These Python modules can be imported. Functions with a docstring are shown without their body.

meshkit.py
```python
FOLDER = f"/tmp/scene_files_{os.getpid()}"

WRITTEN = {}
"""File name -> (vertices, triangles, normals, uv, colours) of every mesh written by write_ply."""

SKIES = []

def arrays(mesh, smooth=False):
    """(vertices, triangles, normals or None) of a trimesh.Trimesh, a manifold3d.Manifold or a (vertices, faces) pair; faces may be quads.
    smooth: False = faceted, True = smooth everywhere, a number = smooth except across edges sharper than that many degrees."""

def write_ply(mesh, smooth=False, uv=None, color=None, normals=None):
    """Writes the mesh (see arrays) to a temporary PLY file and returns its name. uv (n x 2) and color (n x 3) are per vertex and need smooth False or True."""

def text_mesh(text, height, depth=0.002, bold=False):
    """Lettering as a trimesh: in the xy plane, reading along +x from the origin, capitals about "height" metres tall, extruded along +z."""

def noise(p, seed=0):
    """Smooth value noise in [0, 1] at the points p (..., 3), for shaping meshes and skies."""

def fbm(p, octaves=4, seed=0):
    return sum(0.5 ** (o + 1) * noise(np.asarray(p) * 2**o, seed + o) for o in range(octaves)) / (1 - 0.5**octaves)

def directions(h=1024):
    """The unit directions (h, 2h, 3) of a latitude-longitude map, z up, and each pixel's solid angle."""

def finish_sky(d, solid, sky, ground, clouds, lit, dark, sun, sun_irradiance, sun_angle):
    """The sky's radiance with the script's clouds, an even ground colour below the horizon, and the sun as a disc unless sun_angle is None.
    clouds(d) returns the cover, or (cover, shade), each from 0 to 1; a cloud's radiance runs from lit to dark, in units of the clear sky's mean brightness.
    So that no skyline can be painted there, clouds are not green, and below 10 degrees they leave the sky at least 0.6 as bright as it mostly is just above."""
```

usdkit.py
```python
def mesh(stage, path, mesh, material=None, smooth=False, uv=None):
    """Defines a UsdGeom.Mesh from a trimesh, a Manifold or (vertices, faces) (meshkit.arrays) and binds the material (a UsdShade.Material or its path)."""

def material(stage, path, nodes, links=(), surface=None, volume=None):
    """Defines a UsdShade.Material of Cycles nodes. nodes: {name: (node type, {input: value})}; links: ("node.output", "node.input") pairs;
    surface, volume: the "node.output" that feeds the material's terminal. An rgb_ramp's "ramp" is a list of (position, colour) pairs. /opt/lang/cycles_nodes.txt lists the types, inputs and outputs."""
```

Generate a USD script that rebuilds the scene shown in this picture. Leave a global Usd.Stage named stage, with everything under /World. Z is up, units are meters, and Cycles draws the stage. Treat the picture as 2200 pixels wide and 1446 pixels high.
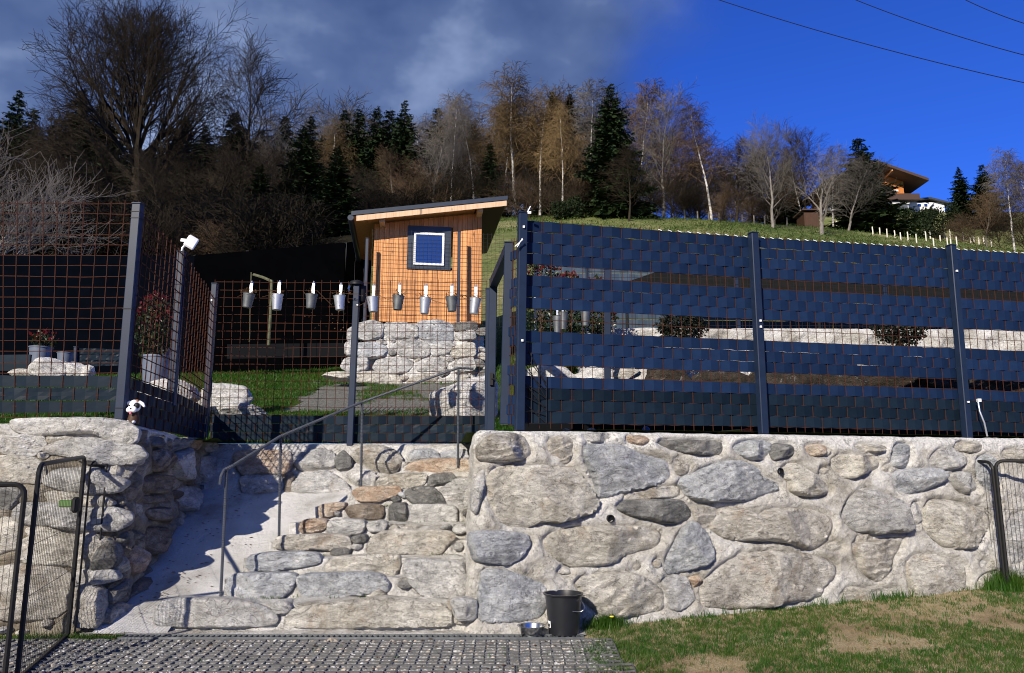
import math, random
import numpy as np, trimesh, usdkit, meshkit
from scipy.spatial import Delaunay, cKDTree
from shapely.geometry import Polygon, Point
import shapely
from pxr import Usd, UsdGeom, UsdLux, UsdShade, Sdf, Gf, Vt

stage = Usd.Stage.CreateInMemory()
UsdGeom.SetStageUpAxis(stage, UsdGeom.Tokens.z)
UsdGeom.SetStageMetersPerUnit(stage, 1.0)
W = UsdGeom.Xform.Define(stage, '/World')
stage.SetDefaultPrim(W.GetPrim())
UsdGeom.Scope.Define(stage, '/World/Looks')

# ---------------------------------------------------------------- camera, sky, sun, exposure
FPX, PITCH, CAMZ = 1650.0, math.radians(10.04), 1.25
CX, CY = 1100.0, 723.0
EXPOSURE = 0.52
SUN_TRAVEL = np.array([0.48, 1.0, -0.56]); SUN_TRAVEL /= np.linalg.norm(SUN_TRAVEL)
SUN_INT, SKY_STRENGTH = 1.25, 0.05
TO_SUN = -SUN_TRAVEL
SUN_ELEV, SUN_ROT = math.asin(TO_SUN[2]), math.atan2(TO_SUN[0], TO_SUN[1])
cam = UsdGeom.Camera.Define(stage, '/World/camera')
cam.CreateHorizontalApertureAttr(36.0); cam.CreateVerticalApertureAttr(36.0 * 673 / 1024)
cam.CreateFocalLengthAttr(36.0 * FPX / 2200.0)
cam.CreateClippingRangeAttr(Gf.Vec2f(0.05, 5000))
cam.CreateExposureAttr(EXPOSURE)
cam.AddTranslateOp().Set(Gf.Vec3d(0, 0, CAMZ))
cam.AddRotateXYZOp().Set(Gf.Vec3f(90 + math.degrees(PITCH), 0, 0))
dome = UsdLux.DomeLight.Define(stage, '/World/sky')
dome.GetPrim().SetCustomDataByKey('kind', 'structure')
skym = usdkit.material(stage, '/World/Looks/sky_material', {
    'sky': ('sky_texture', {'sky_type': 'single_scattering', 'sun_disc': False, 'sun_elevation': SUN_ELEV, 'sun_rotation': SUN_ROT,
                            'altitude': 1100.0, 'air_density': 1.0, 'aerosol_density': 0.25, 'ozone_density': 2.5}),
    'hs': ('mix', {'mix_type': 'multiply', 'fac': 1.0, 'color2': (0.34, 0.82, 2.40)}),
    'tc': ('texture_coordinate', {}),
    'mp': ('mapping', {'scale': (1.6, 1.6, 2.6), 'location': (0.4, 0.2, 0.35)}),
    'n1': ('noise_texture', {'scale': 1.7, 'detail': 7.0, 'roughness': 0.52, 'distortion': 0.35}),
    'mp2': ('mapping', {'scale': (2.2, 2.2, 3.4), 'location': (3.1, 1.2, 0.0)}),
    'n2': ('noise_texture', {'scale': 2.1, 'detail': 5.0, 'roughness': 0.5}),
    'sx': ('separate_xyz', {}),
    # cloud bank to the left: more cover as x falls
    'bias': ('map_range', {'range_type': 'linear', 'from_min': 0.30, 'from_max': 0.0, 'to_min': -0.34, 'to_max': 0.60, 'clamp': True}),
    'low': ('map_range', {'range_type': 'linear', 'from_min': 0.26, 'from_max': 0.44, 'to_min': -0.22, 'to_max': 0.0, 'clamp': True}),
    'sum0': ('math', {'math_type': 'add'}),
    'sum': ('math', {'math_type': 'add'}),
    'cov': ('map_range', {'range_type': 'smoothstep', 'from_min': 0.42, 'from_max': 0.92, 'to_min': 0.0, 'to_max': 0.9, 'clamp': True}),
    'cr': ('rgb_ramp', {'ramp': [(0.32, (0.75, 1.35, 3.2)), (0.48, (1.6, 2.4, 4.6)), (0.66, (5.0, 6.4, 9.5))]}),
    'mix': ('mix', {'mix_type': 'mix'}),
    'bg': ('background_shader', {'strength': SKY_STRENGTH}),
}, [('sky.color', 'hs.color1'), ('tc.generated', 'mp.vector'), ('mp.vector', 'n1.vector'), ('tc.generated', 'mp2.vector'), ('mp2.vector', 'n2.vector'),
    ('tc.generated', 'sx.vector'), ('sx.x', 'bias.value'), ('sx.z', 'low.value'), ('n1.fac', 'sum0.value1'), ('bias.result', 'sum0.value2'),
    ('sum0.value', 'sum.value1'), ('low.result', 'sum.value2'), ('sum.value', 'cov.value'),
    ('n2.fac', 'cr.fac'), ('cov.result', 'mix.fac'), ('hs.color', 'mix.color1'), ('cr.color', 'mix.color2'), ('mix.color', 'bg.color')], surface='bg.background')
UsdShade.MaterialBindingAPI.Apply(dome.GetPrim()).Bind(skym)
sun = UsdLux.DistantLight.Define(stage, '/World/sun')
sun.CreateIntensityAttr(SUN_INT); sun.CreateAngleAttr(0.53); sun.CreateNormalizeAttr(True); sun.CreateColorAttr(Gf.Vec3f(1.0, 0.91, 0.78))
_z = TO_SUN; _x = np.cross([0, 0, 1.0], _z); _x /= np.linalg.norm(_x); _y = np.cross(_z, _x)
sun.AddTransformOp().Set(Gf.Matrix4d(*_x, 0, *_y, 0, *_z, 0, 0, 0, 0, 1))

# ---------------------------------------------------------------- helpers
CAM = np.array([0, 0, CAMZ])
def ray(u, v):
    x, y = (u - CX) / FPX, (CY - v) / FPX
    Y = math.cos(PITCH) - y * math.sin(PITCH); Z = math.sin(PITCH) + y * math.cos(PITCH)
    return np.array([x / Y, 1.0, Z / Y])
def at(u, v, Y): return CAM + ray(u, v) * Y
def on_plane(u, v, p, n):
    d = ray(u, v); return CAM + d * (np.dot(np.asarray(p) - CAM, n) / np.dot(d, n))
def nz(v): v = np.asarray(v, float); return v / np.linalg.norm(v)

_used = {}
def path_for(name, parent):
    base = parent.GetPath() if parent is not None else Sdf.Path('/World')
    k = (str(base), name); n = _used.get(k, 0); _used[k] = n + 1
    return str(base) + '/' + (name if n == 0 else f'{name}_{n:03d}')
def tag(prim, label=None, cat=None, group=None, kind=None):
    for k, v in (('label', label), ('category', cat), ('group', group), ('kind', kind)):
        if v: prim.SetCustomDataByKey(k, v)
    return prim
def thing(name, label, cat, loc=(0, 0, 0), rz=0, group=None, kind=None, scale=None):
    x = UsdGeom.Xform.Define(stage, path_for(name, None))
    x.AddTranslateOp().Set(Gf.Vec3d(*map(float, loc)))
    if rz: x.AddRotateZOp().Set(float(rz))
    if scale is not None: x.AddScaleOp().Set(Gf.Vec3f(*([scale] * 3 if np.ndim(scale) == 0 else scale)))
    return tag(x.GetPrim(), label, cat, group, kind)
def part(parent, name, m, mat, label=None, smooth=False, kind=None):
    p = usdkit.mesh(stage, path_for(name, parent), m, mat, smooth=smooth)
    return tag(p.GetPrim(), label, None, None, kind)
def copy_of(src, name, label, cat, loc, rz=0, scale=1.0, group=None):
    x = UsdGeom.Xform.Define(stage, path_for(name, None))
    x.AddTranslateOp().Set(Gf.Vec3d(*map(float, loc))); x.AddRotateZOp().Set(float(rz))
    x.AddScaleOp().Set(Gf.Vec3f(*([scale] * 3 if np.ndim(scale) == 0 else map(float, scale))))
    p = x.GetPrim(); p.GetReferences().AddInternalReference(src); p.SetInstanceable(True)
    return tag(p, label, cat, group)
def scatter(parent_path, name, protos, pts, rots, scales, kind='stuff', label=None, cat=None, parent=None):
    """protos: list of (mesh, material); rots: yaw degrees"""
    pi = UsdGeom.PointInstancer.Define(stage, path_for(name, parent))
    rel = pi.CreatePrototypesRel()
    for i, (m, mat, nm) in enumerate(protos):
        q = usdkit.mesh(stage, f'{pi.GetPath()}/{nm}_{i:03d}', m, mat)
        rel.AddTarget(q.GetPath())
    n = len(pts); r = np.random.default_rng(len(pts) + 5)
    pi.CreateProtoIndicesAttr(Vt.IntArray.FromNumpy(r.integers(0, len(protos), n).astype(np.int32)))
    pi.CreatePositionsAttr(Vt.Vec3fArray.FromNumpy(np.asarray(pts, np.float32)))
    a = np.radians(np.asarray(rots)) / 2
    pi.CreateOrientationsAttr(Vt.QuathArray([Gf.Quath(float(math.cos(t)), 0, 0, float(math.sin(t))) for t in a]))
    s = np.asarray(scales, np.float32); s = np.repeat(s[:, None], 3, 1) if s.ndim == 1 else s
    pi.CreateScalesAttr(Vt.Vec3fArray.FromNumpy(s))
    return tag(pi.GetPrim(), label, cat, None, kind)

class MB:
    """collects quads/triangles into one mesh"""
    def __init__(s): s.v, s.f, s.n = [], [], 0
    def add(s, v, f):
        v = np.asarray(v, float); f = np.asarray(f, int)
        if f.shape[1] == 4: f = np.vstack([f[:, [0, 1, 2]], f[:, [0, 2, 3]]])
        s.v.append(v); s.f.append(f + s.n); s.n += len(v); return s
    def box(s, c, size, R=None):
        b = trimesh.creation.box(size); v = b.vertices if R is None else b.vertices @ np.asarray(R).T
        return s.add(v + np.asarray(c), b.faces)
    def bar(s, p0, p1, w, h=None, up=(0, 0, 1)):
        """rectangular bar from p0 to p1"""
        p0, p1 = np.asarray(p0, float), np.asarray(p1, float); d = nz(p1 - p0); h = h or w
        up = np.asarray(up, float)
        if abs(d @ nz(up)) > .98: up = np.array([0, 1.0, 0])
        a = nz(np.cross(d, up)); b = np.cross(a, d)
        q = np.array([[-1, -1], [1, -1], [1, 1], [-1, 1]]) * .5
        o = q[:, :1] * w * a + q[:, 1:] * h * b
        return s.add(np.vstack([p0 + o, p1 + o]), [[0, 1, 5, 4], [1, 2, 6, 5], [2, 3, 7, 6], [3, 0, 4, 7], [3, 2, 1, 0], [4, 5, 6, 7]])
    def tube(s, pts, r, sides=8, cap=True):
        p = np.asarray(pts, float); t = np.gradient(p, axis=0); t /= np.linalg.norm(t, axis=1, keepdims=True) + 1e-12
        a = np.zeros_like(p); k = np.cross(t[0], [0, 0, 1.0] if abs(t[0, 2]) < .9 else [1.0, 0, 0]); a[0] = k / np.linalg.norm(k)
        for i in range(1, len(p)): k = a[i - 1] - t[i] * (a[i - 1] @ t[i]); a[i] = k / (np.linalg.norm(k) + 1e-12)
        b = np.cross(t, a)
        an = np.arange(sides) * 2 * np.pi / sides; r = np.broadcast_to(r, (len(p),))
        v = p[:, None] + r[:, None, None] * (np.cos(an)[None, :, None] * a[:, None] + np.sin(an)[None, :, None] * b[:, None])
        f = []
        for i in range(len(p) - 1):
            for j in range(sides):
                f.append([i * sides + j, i * sides + (j + 1) % sides, (i + 1) * sides + (j + 1) % sides, (i + 1) * sides + j])
        v = v.reshape(-1, 3); s.add(v, f)
        if cap and sides > 2:
            for k in (0, len(p) - 1):
                ring = v[k * sides:(k + 1) * sides]; tri = [[0, i, i + 1] if k else [0, i + 1, i] for i in range(1, sides - 1)]
                s.add(ring, tri)
        return s
    def lathe(s, prof, c=(0, 0, 0), n=32):
        prof = np.asarray(prof, float); an = np.arange(n) * 2 * np.pi / n
        v = np.stack([prof[:, 0][:, None] * np.cos(an), prof[:, 0][:, None] * np.sin(an), np.repeat(prof[:, 1][:, None], n, 1)], -1).reshape(-1, 3)
        f = [[i * n + j, i * n + (j + 1) % n, (i + 1) * n + (j + 1) % n, (i + 1) * n + j] for i in range(len(prof) - 1) for j in range(n)]
        return s.add(v + np.asarray(c), f)
    def mesh(s): return np.vstack(s.v), np.vstack(s.f)

def rotz(a): c, s = math.cos(a), math.sin(a); return np.array([[c, -s, 0], [s, c, 0], [0, 0, 1.0]])
def bevel_box(size, b=.006):
    x, y, z = np.asarray(size) / 2
    pts = []
    for sx in (-1, 1):
        for sy in (-1, 1):
            for sz in (-1, 1):
                pts += [(sx * (x - b), sy * (y - b), sz * z), (sx * (x - b), sy * y, sz * (z - b)), (sx * x, sy * (y - b), sz * (z - b))]
    h = trimesh.PointCloud(pts).convex_hull
    return np.array(h.vertices), np.array(h.faces)
def prism(poly, y0, y1, to3):
    """poly (n,2) extruded; to3(a,b,h) -> xyz"""
    g = trimesh.creation.extrude_polygon(Polygon(poly), 1.0, engine='earcut')
    v = np.array(g.vertices); h = y0 + (y1 - y0) * v[:, 2]
    return np.array([to3(a, b, c) for (a, b), c in zip(v[:, :2], h)]), np.array(g.faces)

# ---------------------------------------------------------------- materials
def noise_mat(name, cols, scale=4.0, detail=6.0, rough=.85, bump=.3, bscale=60.0, bdist=.01, fine=0.25, fscale=140.0, metallic=0.0, spec=.3, coat=0.0, dist=.3, coord=(1, 1, 1), rnd=0.0):
    """noise -> colour ramp, fine speckle multiplied in, two noises of bump"""
    n = len(cols); pos = np.linspace(.3, .72, n) if n > 1 else [0]
    nodes = {'g': ('geometry', {}), 'm': ('mapping', {'scale': coord}),
        'n': ('noise_texture', {'scale': scale, 'detail': detail, 'roughness': .6, 'distortion': dist}),
        'r': ('rgb_ramp', {'ramp': list(zip(pos, cols)) if n > 1 else [(0, cols[0]), (1, cols[0])]}),
        'nf': ('noise_texture', {'scale': fscale, 'detail': 3.0, 'roughness': .65}),
        'fr': ('map_range', {'from_min': .3, 'from_max': .7, 'to_min': 1 - fine, 'to_max': 1 + fine}),
        'mu': ('mix', {'mix_type': 'multiply', 'fac': 1.0}),
        'nb': ('noise_texture', {'scale': bscale, 'detail': 6.0, 'roughness': .65}),
        'b': ('bump', {'strength': bump, 'distance': bdist}),
        'p': ('principled_bsdf', {'roughness': rough, 'metallic': metallic, 'specular_ior_level': spec, 'coat_weight': coat})}
    links = [('g.position', 'm.vector'), ('m.vector', 'n.vector'), ('m.vector', 'nf.vector'), ('m.vector', 'nb.vector'), ('n.fac', 'r.fac'), ('nf.fac', 'fr.value'),
        ('r.color', 'mu.color1'), ('fr.result', 'mu.color2'), ('nb.fac', 'b.height'), ('b.normal', 'p.normal')]
    if rnd:
        nodes['oi'] = ('object_info', {}); nodes['or'] = ('map_range', {'from_min': 0., 'from_max': 1., 'to_min': 1 - rnd, 'to_max': 1 + rnd}); nodes['m2'] = ('mix', {'mix_type': 'multiply', 'fac': 1.0})
        links += [('oi.random', 'or.value'), ('mu.color', 'm2.color1'), ('or.result', 'm2.color2'), ('m2.color', 'p.base_color')]
    else: links.append(('mu.color', 'p.base_color'))
    return usdkit.material(stage, '/World/Looks/' + name, nodes, links, surface='p.BSDF')

def stone_mat(name, cols, seed, stain=(.34, .22, .12), stainamt=.5):
    """gneiss: drifting tones, foliated streaks, dark hair cracks, pale veins, ochre stains, broken relief"""
    nodes = {'g': ('geometry', {}),
        'm1': ('mapping', {'location': (seed * 1.7, seed * .9, seed * 2.3)}),
        'm2': ('mapping', {'location': (seed * .7, seed * 1.9, seed * 1.3), 'scale': (.8, .8, 1.7), 'rotation': (.25, .18 + .1 * math.sin(seed * 3), .2)}),
        'n1': ('noise_texture', {'scale': 3.2, 'detail': 9.0, 'roughness': .68, 'distortion': 1.2}),
        'r1': ('rgb_ramp', {'ramp': list(zip(np.linspace(.34, .66, len(cols)), cols))}),
        'n2': ('noise_texture', {'scale': 15.0, 'detail': 8.0, 'roughness': .72, 'distortion': .9}),
        'r2': ('map_range', {'from_min': .34, 'from_max': .66, 'to_min': .70, 'to_max': 1.30, 'clamp': True}),
        'mu': ('mix', {'mix_type': 'multiply', 'fac': 1.0}),
        'n7': ('noise_texture', {'scale': 95.0, 'detail': 3.0, 'roughness': .7}),
        'r7': ('map_range', {'from_min': .3, 'from_max': .7, 'to_min': .80, 'to_max': 1.2}),
        'mu2': ('mix', {'mix_type': 'multiply', 'fac': 1.0}),
        'n3': ('noise_texture', {'scale': 2.3, 'detail': 7.0, 'roughness': .7, 'distortion': 1.4}),
        'r3': ('map_range', {'from_min': .55, 'from_max': .72, 'to_min': 0., 'to_max': stainamt, 'clamp': True}),
        'st': ('mix', {'mix_type': 'mix', 'color2': stain}),
        'n5': ('noise_texture', {'scale': 7.0, 'detail': 9.0, 'roughness': .75, 'distortion': .8}),
        'r5': ('map_range', {'from_min': .58, 'from_max': .70, 'to_min': 0., 'to_max': .6, 'clamp': True}),
        'li': ('mix', {'mix_type': 'mix', 'color2': (.60, .585, .55)}),
        'nc': ('noise_texture', {'scale': 3.6, 'detail': 6.0, 'roughness': .6, 'distortion': 2.2}),
        'ca': ('math', {'math_type': 'subtract', 'value2': .5}), 'cb': ('math', {'math_type': 'absolute'}),
        'cc': ('map_range', {'from_min': 0., 'from_max': .011, 'to_min': .38, 'to_max': 1., 'clamp': True}),
        'mu3': ('mix', {'mix_type': 'multiply', 'fac': 1.0}),
        'n4': ('noise_texture', {'scale': 9.0, 'detail': 10.0, 'roughness': .74, 'distortion': .9}),
        'b1': ('bump', {'strength': 1.0, 'distance': .07}),
        'b3': ('bump', {'strength': .8, 'distance': .012}),
        'n6': ('noise_texture', {'scale': 60.0, 'detail': 6.0, 'roughness': .75}),
        'b2': ('bump', {'strength': .7, 'distance': .012}),
        'p': ('principled_bsdf', {'roughness': .88, 'specular_ior_level': .2})}
    links = [('g.position', 'm1.vector'), ('g.position', 'm2.vector'), ('m1.vector', 'n1.vector'), ('m2.vector', 'n2.vector'), ('m1.vector', 'n3.vector'), ('m2.vector', 'n4.vector'), ('m1.vector', 'n5.vector'), ('m1.vector', 'n6.vector'), ('m1.vector', 'n7.vector'), ('m2.vector', 'nc.vector'),
        ('n1.fac', 'r1.fac'), ('n2.fac', 'r2.value'), ('r1.color', 'mu.color1'), ('r2.result', 'mu.color2'), ('n7.fac', 'r7.value'), ('mu.color', 'mu2.color1'), ('r7.result', 'mu2.color2'), ('n3.fac', 'r3.value'), ('r3.result', 'st.fac'), ('mu2.color', 'st.color1'),
        ('n5.fac', 'r5.value'), ('r5.result', 'li.fac'), ('st.color', 'li.color1'), ('nc.fac', 'ca.value1'), ('ca.value', 'cb.value1'), ('cb.value', 'cc.value'), ('li.color', 'mu3.color1'), ('cc.result', 'mu3.color2'), ('mu3.color', 'p.base_color'),
        ('n4.fac', 'b1.height'), ('cc.result', 'b3.height'), ('b1.normal', 'b3.normal'), ('n6.fac', 'b2.height'), ('b3.normal', 'b2.normal'), ('b2.normal', 'p.normal')]
    return usdkit.material(stage, '/World/Looks/' + name, nodes, links, surface='p.BSDF')
def mortar_mat(name, cols, cap, capz=1.53):
    """lumpy lime mortar with hair cracks and damp blotches, smoother pale coat over the wall top"""
    nodes = {'g': ('geometry', {}), 's': ('separate_xyz', {}),
        'n': ('noise_texture', {'scale': 2.4, 'detail': 10.0, 'roughness': .68, 'distortion': 1.0}), 'r': ('rgb_ramp', {'ramp': list(zip(np.linspace(.32, .68, len(cols)), cols))}),
        'nf': ('noise_texture', {'scale': 48.0, 'detail': 6.0, 'roughness': .75}), 'rf': ('map_range', {'from_min': .3, 'from_max': .7, 'to_min': .68, 'to_max': 1.28}), 'mu': ('mix', {'mix_type': 'multiply', 'fac': 1.0}),
        'nz': ('noise_texture', {'scale': 6.0, 'detail': 6.0, 'roughness': .6}), 'zs': ('math', {'math_type': 'multiply_add', 'value2': .16}), 'cf': ('map_range', {'range_type': 'smoothstep', 'from_min': capz + .06, 'from_max': capz + .11, 'to_min': 0., 'to_max': .85, 'clamp': True}), 'cm': ('mix', {'mix_type': 'mix', 'color2': cap}),
        'nc': ('noise_texture', {'scale': 2.6, 'detail': 7.0, 'roughness': .62, 'distortion': 2.4}), 'ca': ('math', {'math_type': 'subtract', 'value2': .5}), 'cb': ('math', {'math_type': 'absolute'}), 'cc': ('map_range', {'from_min': 0., 'from_max': .007, 'to_min': .35, 'to_max': 1., 'clamp': True}), 'mu3': ('mix', {'mix_type': 'multiply', 'fac': 1.0}),
        'nb': ('noise_texture', {'scale': 16.0, 'detail': 9.0, 'roughness': .75}), 'b': ('bump', {'strength': 1.0, 'distance': .045}), 'b3': ('bump', {'strength': .7, 'distance': .01}), 'p': ('principled_bsdf', {'roughness': .96, 'specular_ior_level': .12})}
    links = [('g.position', 's.vector')] + [('g.position', k + '.vector') for k in ('n', 'nf', 'nz', 'nc', 'nb')] + [('n.fac', 'r.fac'), ('nf.fac', 'rf.value'), ('nz.fac', 'zs.value1'), ('s.z', 'zs.value3'), ('zs.value', 'cf.value'), ('r.color', 'cm.color1'), ('cf.result', 'cm.fac'), ('cm.color', 'mu.color1'), ('rf.result', 'mu.color2'),
        ('nc.fac', 'ca.value1'), ('ca.value', 'cb.value1'), ('cb.value', 'cc.value'), ('mu.color', 'mu3.color1'), ('cc.result', 'mu3.color2'), ('mu3.color', 'p.base_color'), ('nb.fac', 'b.height'), ('cc.result', 'b3.height'), ('b.normal', 'b3.normal'), ('b3.normal', 'p.normal')]
    return usdkit.material(stage, '/World/Looks/' + name, nodes, links, surface='p.BSDF')

def plain(name, col, rough=.5, metallic=0.0, spec=.5, rnd=0.0, coat=0.0):
    return noise_mat(name, [tuple(np.array(col) * .86), tuple(np.array(col) * 1.12)], scale=9, rough=rough, bump=.08, bscale=90, bdist=.003, fine=.06, metallic=metallic, spec=spec, rnd=rnd, coat=coat)

M = {}
M['tan'] = stone_mat('tan_stone', [(.31, .285, .245), (.47, .445, .40), (.59, .57, .525)], 1.0)
M['tan2'] = stone_mat('pale_tan_stone', [(.35, .325, .275), (.52, .495, .44), (.62, .60, .55)], 2.0)
M['grey'] = stone_mat('grey_stone', [(.30, .30, .295), (.47, .465, .455), (.60, .595, .58)], 3.0, stainamt=.3)
M['blue'] = stone_mat('blue_grey_stone', [(.26, .275, .295), (.41, .425, .445), (.56, .57, .585)], 4.0, stainamt=.12)
M['slate'] = stone_mat('slate_stone', [(.10, .10, .098), (.19, .19, .185), (.30, .295, .28)], 5.0, stainamt=.2)
M['orange'] = stone_mat('rusty_stone', [(.34, .225, .15), (.47, .37, .285), (.55, .49, .42)], 6.0, stain=(.40, .18, .08), stainamt=.6)
M['white'] = stone_mat('white_stone', [(.44, .43, .41), (.58, .57, .55), (.68, .67, .65)], 7.0, stainamt=.2)
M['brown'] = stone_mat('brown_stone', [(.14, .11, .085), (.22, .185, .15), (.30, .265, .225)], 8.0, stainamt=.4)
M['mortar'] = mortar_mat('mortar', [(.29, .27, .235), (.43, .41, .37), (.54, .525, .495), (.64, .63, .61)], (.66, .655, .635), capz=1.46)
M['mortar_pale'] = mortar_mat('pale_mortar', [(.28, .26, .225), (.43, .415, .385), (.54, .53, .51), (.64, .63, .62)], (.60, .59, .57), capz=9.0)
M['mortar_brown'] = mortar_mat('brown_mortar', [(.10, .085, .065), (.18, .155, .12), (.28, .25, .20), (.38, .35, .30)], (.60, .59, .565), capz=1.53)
M['concrete'] = noise_mat('concrete', [(.25, .24, .22), (.39, .385, .375), (.46, .455, .45), (.53, .525, .52)], scale=1.6, detail=12, rough=.92, bump=.8, bscale=22, bdist=.022, fine=.2, spec=.2)
M['anthracite'] = plain('anthracite_steel', (.0105, .019, .043), rough=.45, spec=.2)
M['strip_blue'] = plain('blue_grey_plastic', (.0075, .0185, .052), rough=.5, spec=.09, rnd=.2)
M['strip_dark'] = plain('anthracite_plastic', (.0068, .0135, .023), rough=.4, spec=.08, rnd=.22)
M['rust'] = noise_mat('rusty_wire', [(.028, .0078, .003), (.060, .0165, .0055)], scale=30, rough=.9, bump=.2, bscale=200, bdist=.002, fine=.3)
M['rebar'] = noise_mat('painted_rebar', [(.035, .04, .055), (.06, .068, .085)], scale=30, rough=.5, bump=.2, bscale=200, bdist=.002, fine=.2)
M['black'] = plain('black_paint', (.009, .009, .010), rough=.5, spec=.2)
M['zinc'] = noise_mat('zinc', [(.50, .53, .57), (.68, .70, .74)], scale=12, rough=.36, bump=.08, bscale=40, bdist=.004, fine=.08, metallic=.75)
M['zinc_dull'] = noise_mat('dull_zinc', [(.10, .11, .115), (.18, .19, .20)], scale=12, rough=.55, bump=.08, bscale=40, bdist=.004, fine=.12, metallic=.7)
M['steel'] = noise_mat('brushed_steel', [(.52, .52, .52), (.62, .62, .62)], scale=12, rough=.22, bump=.05, bscale=60, bdist=.002, fine=.05, metallic=1.0)
M['white_paint'] = plain('white_paint', (.74, .75, .76), rough=.4)
M['fabric_shade'] = noise_mat('shade_black_fabric', [(.0009, .001, .0013), (.0015, .0017, .0022)], scale=3, rough=1.0, bump=.1, bscale=120, bdist=.003, fine=.2, spec=0.0)  # near-black colour stands for the shade under a shelter roof
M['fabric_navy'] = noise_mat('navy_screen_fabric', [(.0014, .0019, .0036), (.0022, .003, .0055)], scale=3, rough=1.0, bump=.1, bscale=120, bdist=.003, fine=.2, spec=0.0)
# ---------------------------------------------------------------- terrain
def sstep(x, a, b): t = np.clip((x - a) / (b - a), 0, 1); return t * t * (3 - 2 * t)
WALL_A = math.radians(16.0)
WX = np.array([math.cos(WALL_A), math.sin(WALL_A), 0]); WN = np.array([math.sin(WALL_A), -math.cos(WALL_A), 0])
WP = np.array([-0.25, 6.30, 0.0])
def wall_y(x): return WP[1] + (x - WP[0]) * math.tan(WALL_A)
def yard_z(x, y):
    x, y = np.asarray(x, float), np.asarray(y, float)
    yr = np.where(x > 0, wall_y(np.maximum(x, 0)), 6.3)
    z = .035 * np.clip(x, 0, 12) - .07 * np.clip(yr - y, -.5, 9)
    return z + .03 * (meshkit.fbm(np.stack([x * .9, y * .9, 0 * x], -1), 3, 4) - .5) * sstep(x, .6, 1.6)
_EA = [-1.6, -.75, -.45, -.25, 0, .127, .253, .38, .474, .57, .696, .9, 1.6]
_EV = [.29, .325, .33, .337, .345, .343, .339, .330, .321, .309, .291, .27, .24]
YC = 70.0
def hill_z(x, y):
    x, y = np.asarray(x, float), np.asarray(y, float)
    left = 1.58 + .235 * np.clip(y - 8.9, 0, 8.1)
    right = 1.62 + 2.0 * sstep(y, 12.75, 13.0) + .05 * np.clip(y - 13, 0, 4)
    w = sstep(x + .05 * y, .1, 1.3)
    near = left * (1 - w) + right * w
    a = x / np.maximum(y, 1.0)
    zc = CAMZ + YC * np.interp(a, _EA, _EV)
    t = np.clip((y - 17) / (YC - 17), 0, 1)
    far = near + (zc - near) * (t ** .93)
    back = far + 0.03 * np.clip(y - YC, 0, 60)
    # second rise that carries the houses
    wr = sstep(a, .33, .43)
    ec = np.interp(a, _EA, _EV)
    rise = CAMZ + np.minimum(y, 112) * (ec - .012 * sstep(y, YC, YC + 6) + (.349 - ec + .012) * sstep(y, YC + 6, 106) ** 1.6)
    z = np.where(y > YC, back * (1 - wr) + rise * wr, far)
    bump = (meshkit.fbm(np.stack([x * .12, y * .12, 0 * x], -1), 4, 9) - .5) * sstep(y, 20, 40) * 1.4
    return z + bump * (1 - .9 * sstep(y, 58, 70))
def y_start(x):
    if x < -3.25: return 6.55
    if x < -.5: return 8.72
    return max(wall_y(x) + .12, 6.45)
def ground_hit(u, v, y0=14, y1=130):
    ys = np.linspace(y0, y1, 1200); d = ray(u, v)
    p = CAM + ys[:, None] * d
    below = p[:, 2] < hill_z(p[:, 0], p[:, 1])
    i = np.argmax(below) if below.any() else 0
    return p[i] if below.any() else None

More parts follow.
